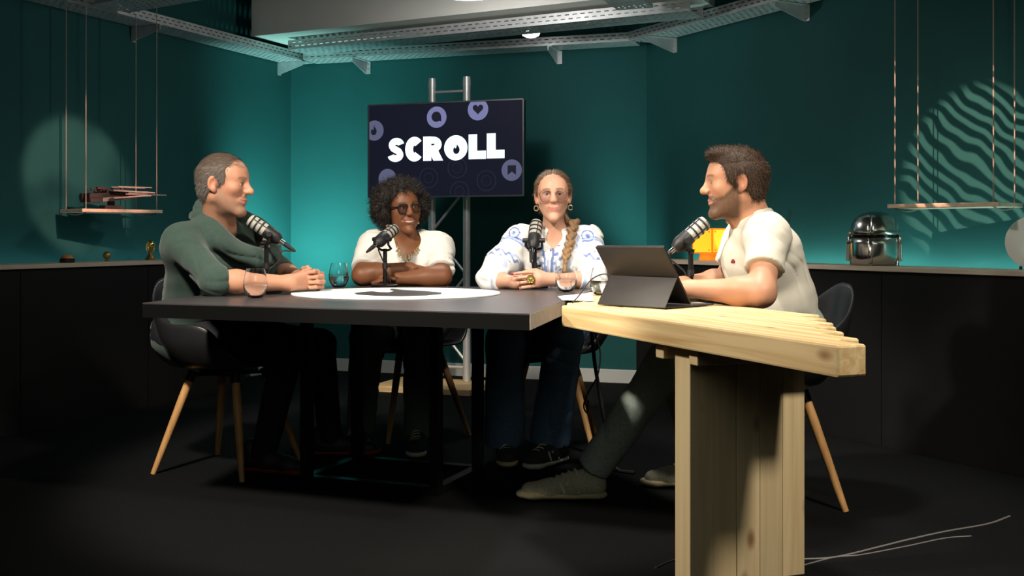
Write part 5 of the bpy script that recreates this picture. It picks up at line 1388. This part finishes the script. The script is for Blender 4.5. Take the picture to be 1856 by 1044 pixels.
    for i, p in enumerate(path):
        t = i/(n-1); rr_ = .0215*(1 - .30*t); s = 1 if i % 2 else -1
        d = (path[min(i+1, n-1)] - path[max(i-1, 0)]).normalized(); sd = d.cross(Vector((0, -1, 0))).normalized()
        F.cone(p + sd*s*rr_*.80 - d*rr_*.75, p - sd*s*rr_*.30 + d*rr_*.85 + Vector((0, -.007, 0)), rr_*.66, rr_*.52, k=.002)
    F.cone(path[-1], J(1024, 478, 4.89), .008, .006, k=.003); F.cone(J(1024, 478, 4.89), J(1023, 490, 4.885), .009, .014, k=.004)
    bcol = np.array([.24, .14, .065]); bc = lambda V: np.array([.165, .095, .050]) + (bcol*1.15 - np.array([.165, .095, .05]))*np.clip((1.03-V[:, 2:3])/.16, 0, 1) + .03*np.sin(V@np.array([300., 100, 260]))[:, None]*np.array([1, .7, .4])
    V, Q = F.build().mesh(); V = smooth_verts(V, Q, 1); np_mesh('braid', V, Q, M['hair_attr'], root, np.clip(bc(V), .01, 1))
    strands(root, 'braid_strands', V, Q, vnormals(V, Q), M['hair_attr'], 700, .020, lambda P, N_, rs: np.array([0, -.1, -1.]) + rs.randn(len(P), 3)*.35, .04, lambda P: np.clip(bc(P), .01, 1), 5, .0005, .08, .4)
    glasses(root, H_, M['frame_gold'], .053, .049, .0095, .003, .58, .0015)
    for s in (-1, 1):
        a = H_.w((s*.081, -.004, -.040)); q = MB(); q.tube([a + Vector((math.sin(k*.5236)*.010, 0, -.011 + math.cos(k*.5236)*.011)) for k in range(13)], .0024, 8, caps=False); q.build('hoop_earring', M['pale_gold'], root, True)
    rc = J(962, 506, 4.712); q = MB()
    for k in range(6):
        a = k*math.pi/3; q.lathe([(.0085, -.002), (.0095, 0), (.007, .003), (.002, .002)], rc + Vector((math.cos(a)*.010, -.002, math.sin(a)*.010)), 10, (Vector((1, 0, 0)), Z3, Vector((0, -1, 0))))
    q.lathe([(.006, 0), (.006, .004), (.003, .007), (.0005, .008)], rc, 12, (Vector((1, 0, 0)), Z3, Vector((0, -1, 0)))); q.build('flower_ring', M['gold_bright'], root, True)
    wv = (el-wl_).normalized(); bp = wl_ + wv*.012; u1 = wv.orthogonal().normalized(); u2 = wv.cross(u1)
    for k in range(14):
        a = k*2*math.pi/14; q = MB(); c = bp + (u1*math.cos(a) + u2*math.sin(a))*.0290; q.lathe([(.0005, -.004), (.0038, -.002), (.0038, .002), (.0005, .004)], c, 8); q.build('bracelet_bead', M['pale_gold'], root, True)
    ck = [o['neck'] + f*.05 + r*(-.052) + Z3*.02, o['neck'] + f*.075 - r*.02 - Z3*.045, J(998.5, 452, 4.89), o['neck'] + f*.075 + r*.02 - Z3*.045, o['neck'] + f*.05 + r*.052 + Z3*.02]
    q = MB(); q.tube(smooth_path(ck, 6), .0010, 6); ch_ = q.build('necklace', M['pale_gold'], root, True)
    q = MB(); q.lathe([(.0005, -.005), (.004, 0), (.0005, .005)], J(998.5, 454, 4.885), 8); q.build('pendant', M['frame_gold'], ch_, True)
    trousers(root, o, M['denim'], .098, .078, .088, seed=8)
    shoe(root, Vector((-.03, 4.83, 0)), (.05, -1), M['shoe_dark'], M['sole_tan'], .25, M['lace']); shoe(root, Vector((.215, 4.74, 0)), (-.62, -.78), M['shoe_dark'], M['sole_white'], .25, M['lace'], M['sole_white'])

# ------------------------------------------------------------------ man in the white tee (right)
def man_tee():
    root = thing('person', 'dark-haired bearded man in a white tee leaning over the tablet at the timber table', 'person', (.985, 4.07, .45))
    H_ = Head(J(1332, 334, 3.90), (-.995, .04), pitch=.07, roll=0.0, sc=1.0)
    o = dict(sl=J(1392, 424, 3.77), sr=J(1352, 428, 4.12), pelvis=Vector((1.015, 4.03, .56)), neck=J(1366, 402, 3.94), face=(-.97, .05),
             kl=Vector((.555, 3.96, .515)), kr=Vector((.62, 4.24, .50)), al=Vector((.30, 4.06, .115)), ar=Vector((.74, 4.26, .08)), bulk=1.0)
    el, wl_, er, wr = J(1380, 531, 3.61), J(1250, 523, 3.735), J(1316, 512, 4.08), J(1238, 516, 3.93)
    fo = dict(skin=(.50, .255, .160), jaw=.050, smile=.05, nose=1.02, eye=.0016, down=.002, beard=(.085, .050, .030), bstr=.92, brow=(.10, .06, .035), bw=.75, gap=.0022, lipc=(.48, .20, .15))
    F = Field(.0031); add_head(F, H_, fo)
    F.cone(H_.w((0, -.034, -.040)), o['neck'], .058, .062, k=.03); F.cone(H_.w((0, .01, -.085)), o['neck'] + Vector((-.03, 0, -.01)), .040, .048, k=.03)
    torso(F, o, -.014)
    limb(F, o['sl'], el, .052, .044); forearm(F, el, wl_, .046, .029); limb(F, o['sr'], er, .052, .044); forearm(F, er, wr, .046, .029)
    for w, e in ((wl_, el), (wr, er)):
        w, e = Vector(w), Vector(e); d = Vector(((w-e).x, (w-e).y, 0)).normalized(); sd = Vector((-d.y, d.x, 0)); kn = w + d*.072 - Z3*.004
        F.cone(w, kn, .027, .025, k=.018, flat=((0, 0, 1), 1.5)); F.cone(w + sd*.008, kn + sd*.024, .022, .018, k=.018); F.cone(w - sd*.008, kn - sd*.024, .022, .018, k=.018)
        for i in range(4):
            b = kn + sd*(.030-.020*i) + Z3*.002; l = [.9, 1, .95, .75][i]
            finger(F, [b, b + d*.034*l + Z3*.004, b + d*.055*l - Z3*.010, b + d*.062*l - Z3*.026], .0090)
        th = sd if w is wl_ else sd
        s2 = 1 if (w - wl_).length < 1e-6 else -1
        tb_ = w + d*.02 + sd*s2*.026; finger(F, [tb_, tb_ + d*.026 + sd*s2*.014 - Z3*.005, tb_ + d*.052 + sd*s2*.012 - Z3*.016], .0102)
    sdf_obj('body', F, M['skin'], root, face_colour(H_, fo)); add_eyes(root, H_, (-.9, .03, -.45), (.06, .04, .03))
    F = Field(.0055); ms, ch, wa, r, f, up_ = torso(F, o, .013)
    for s, e, fr in ((o['sl'], el, .62), (o['sr'], er, .66)):
        s, e = Vector(s), Vector(e); F.cone(s, s + (e-s)*fr, .066, .067, k=.05, cut=1.0)
    F.cone(ms - up_*.06 - f*.04, wa - f*.03, .095, .10, k=.06)
    F.cone(o['neck'] + Z3*.09 + f*.03, o['neck'] + Z3*.012 + f*.012, .078, .072, k=.008, op='sub')
    ring = [o['neck'] + Z3*.010 + f*(.016 + math.cos(a)*.074) + r*math.sin(a)*.072 - Z3*math.cos(a)*.020 + Z3*.012 for a in [2*math.pi*i/20 for i in range(21)]]
    for i in range(20): F.cone(ring[i], ring[i+1], .0085, .0085, k=.008)
    F.post.append(folds(.0045, 44, 21, [(.9, .1, .3), (.5, .1, .86)])); sdf_obj('tee_shirt', F, M['white_tee'], root)
    pe, ne = surf_at('tee_shirt', 1329, 474)
    if pe is not None:
        ux = Vector((0, 0, 1)).cross(ne).normalized(); uz = ne.cross(ux)
        q = MB(); q.box(pe + ne*.001, (.022, .007, .004), (ux, uz, ne), bev=.0015); q.box(pe + ne*.001 + uz*.005, (.012, .006, .004), (ux, uz, ne), bev=.0015)
        for s_ in (-1, 1): q.cyl(pe + ux*.006*s_ - uz*.004, pe + ux*.006*s_ - uz*.004 + ne*.004, .0028, n=10)
        q.build('chest_emblem', M['red_patch'], root)
    def ymax(ax, z, x):
        b = np.interp(z, [-.10, -.085, -.065, -.035, -.012, .005, .03, .06, .085, .11, .16], [-.10, -.062, -.048, -.036, .014, .032, .038, .046, .070, .115, .125]); f2 = np.interp(z, [.06, .085, .10, .15], [.05, .095, .12, .14])
        w = np.clip((.045-ax)/.015, 0, 1); return np.maximum(b, f2*w + b*(1-w))
    def ext(F): H_.ell(F, (0, .040, .108), (.052, .050, .026), k=.02)
    V, Q = hair_cap(H_, .011, ymax, extra=ext)
    cf = lambda P: np.tile(np.array([.060, .036, .022]), (len(P), 1)); np_mesh('hair', V, Q, M['hair_attr'], root, cf(V)*.8)
    def flow(P, N_, rs): p = H_.loc(P); T = np.tile(np.array([0, -.2, -.9]), (len(P), 1)); top = p[:, 2] > .07; T[top] = [0, .7, .5]; T += rs.randn(len(P), 3)*.45; return T @ H_.R.T
    strands(root, 'hair_strands', V, Q, vnormals(V, Q), M['hair_attr'], 11000, .014, flow, .2, cf, 4, .0006, .30, .7)
    # beard as short bristles on the jaw
    trousers(root, o, M['pale_denim'], .100, .074, .064, seed=11)
    shoe(root, Vector((.325, 4.06, 0)), (-1, .02), M['shoe_tan'], M['sole_tan'], .305, M['lace'], M['lace'], None, .036)
    shoe(root, Vector((.79, 4.26, 0)), (-1, .05), M['shoe_tan'], M['sole_tan'], .29, M['lace'])

man_green(); woman_curly(); woman_braid(); man_tee()
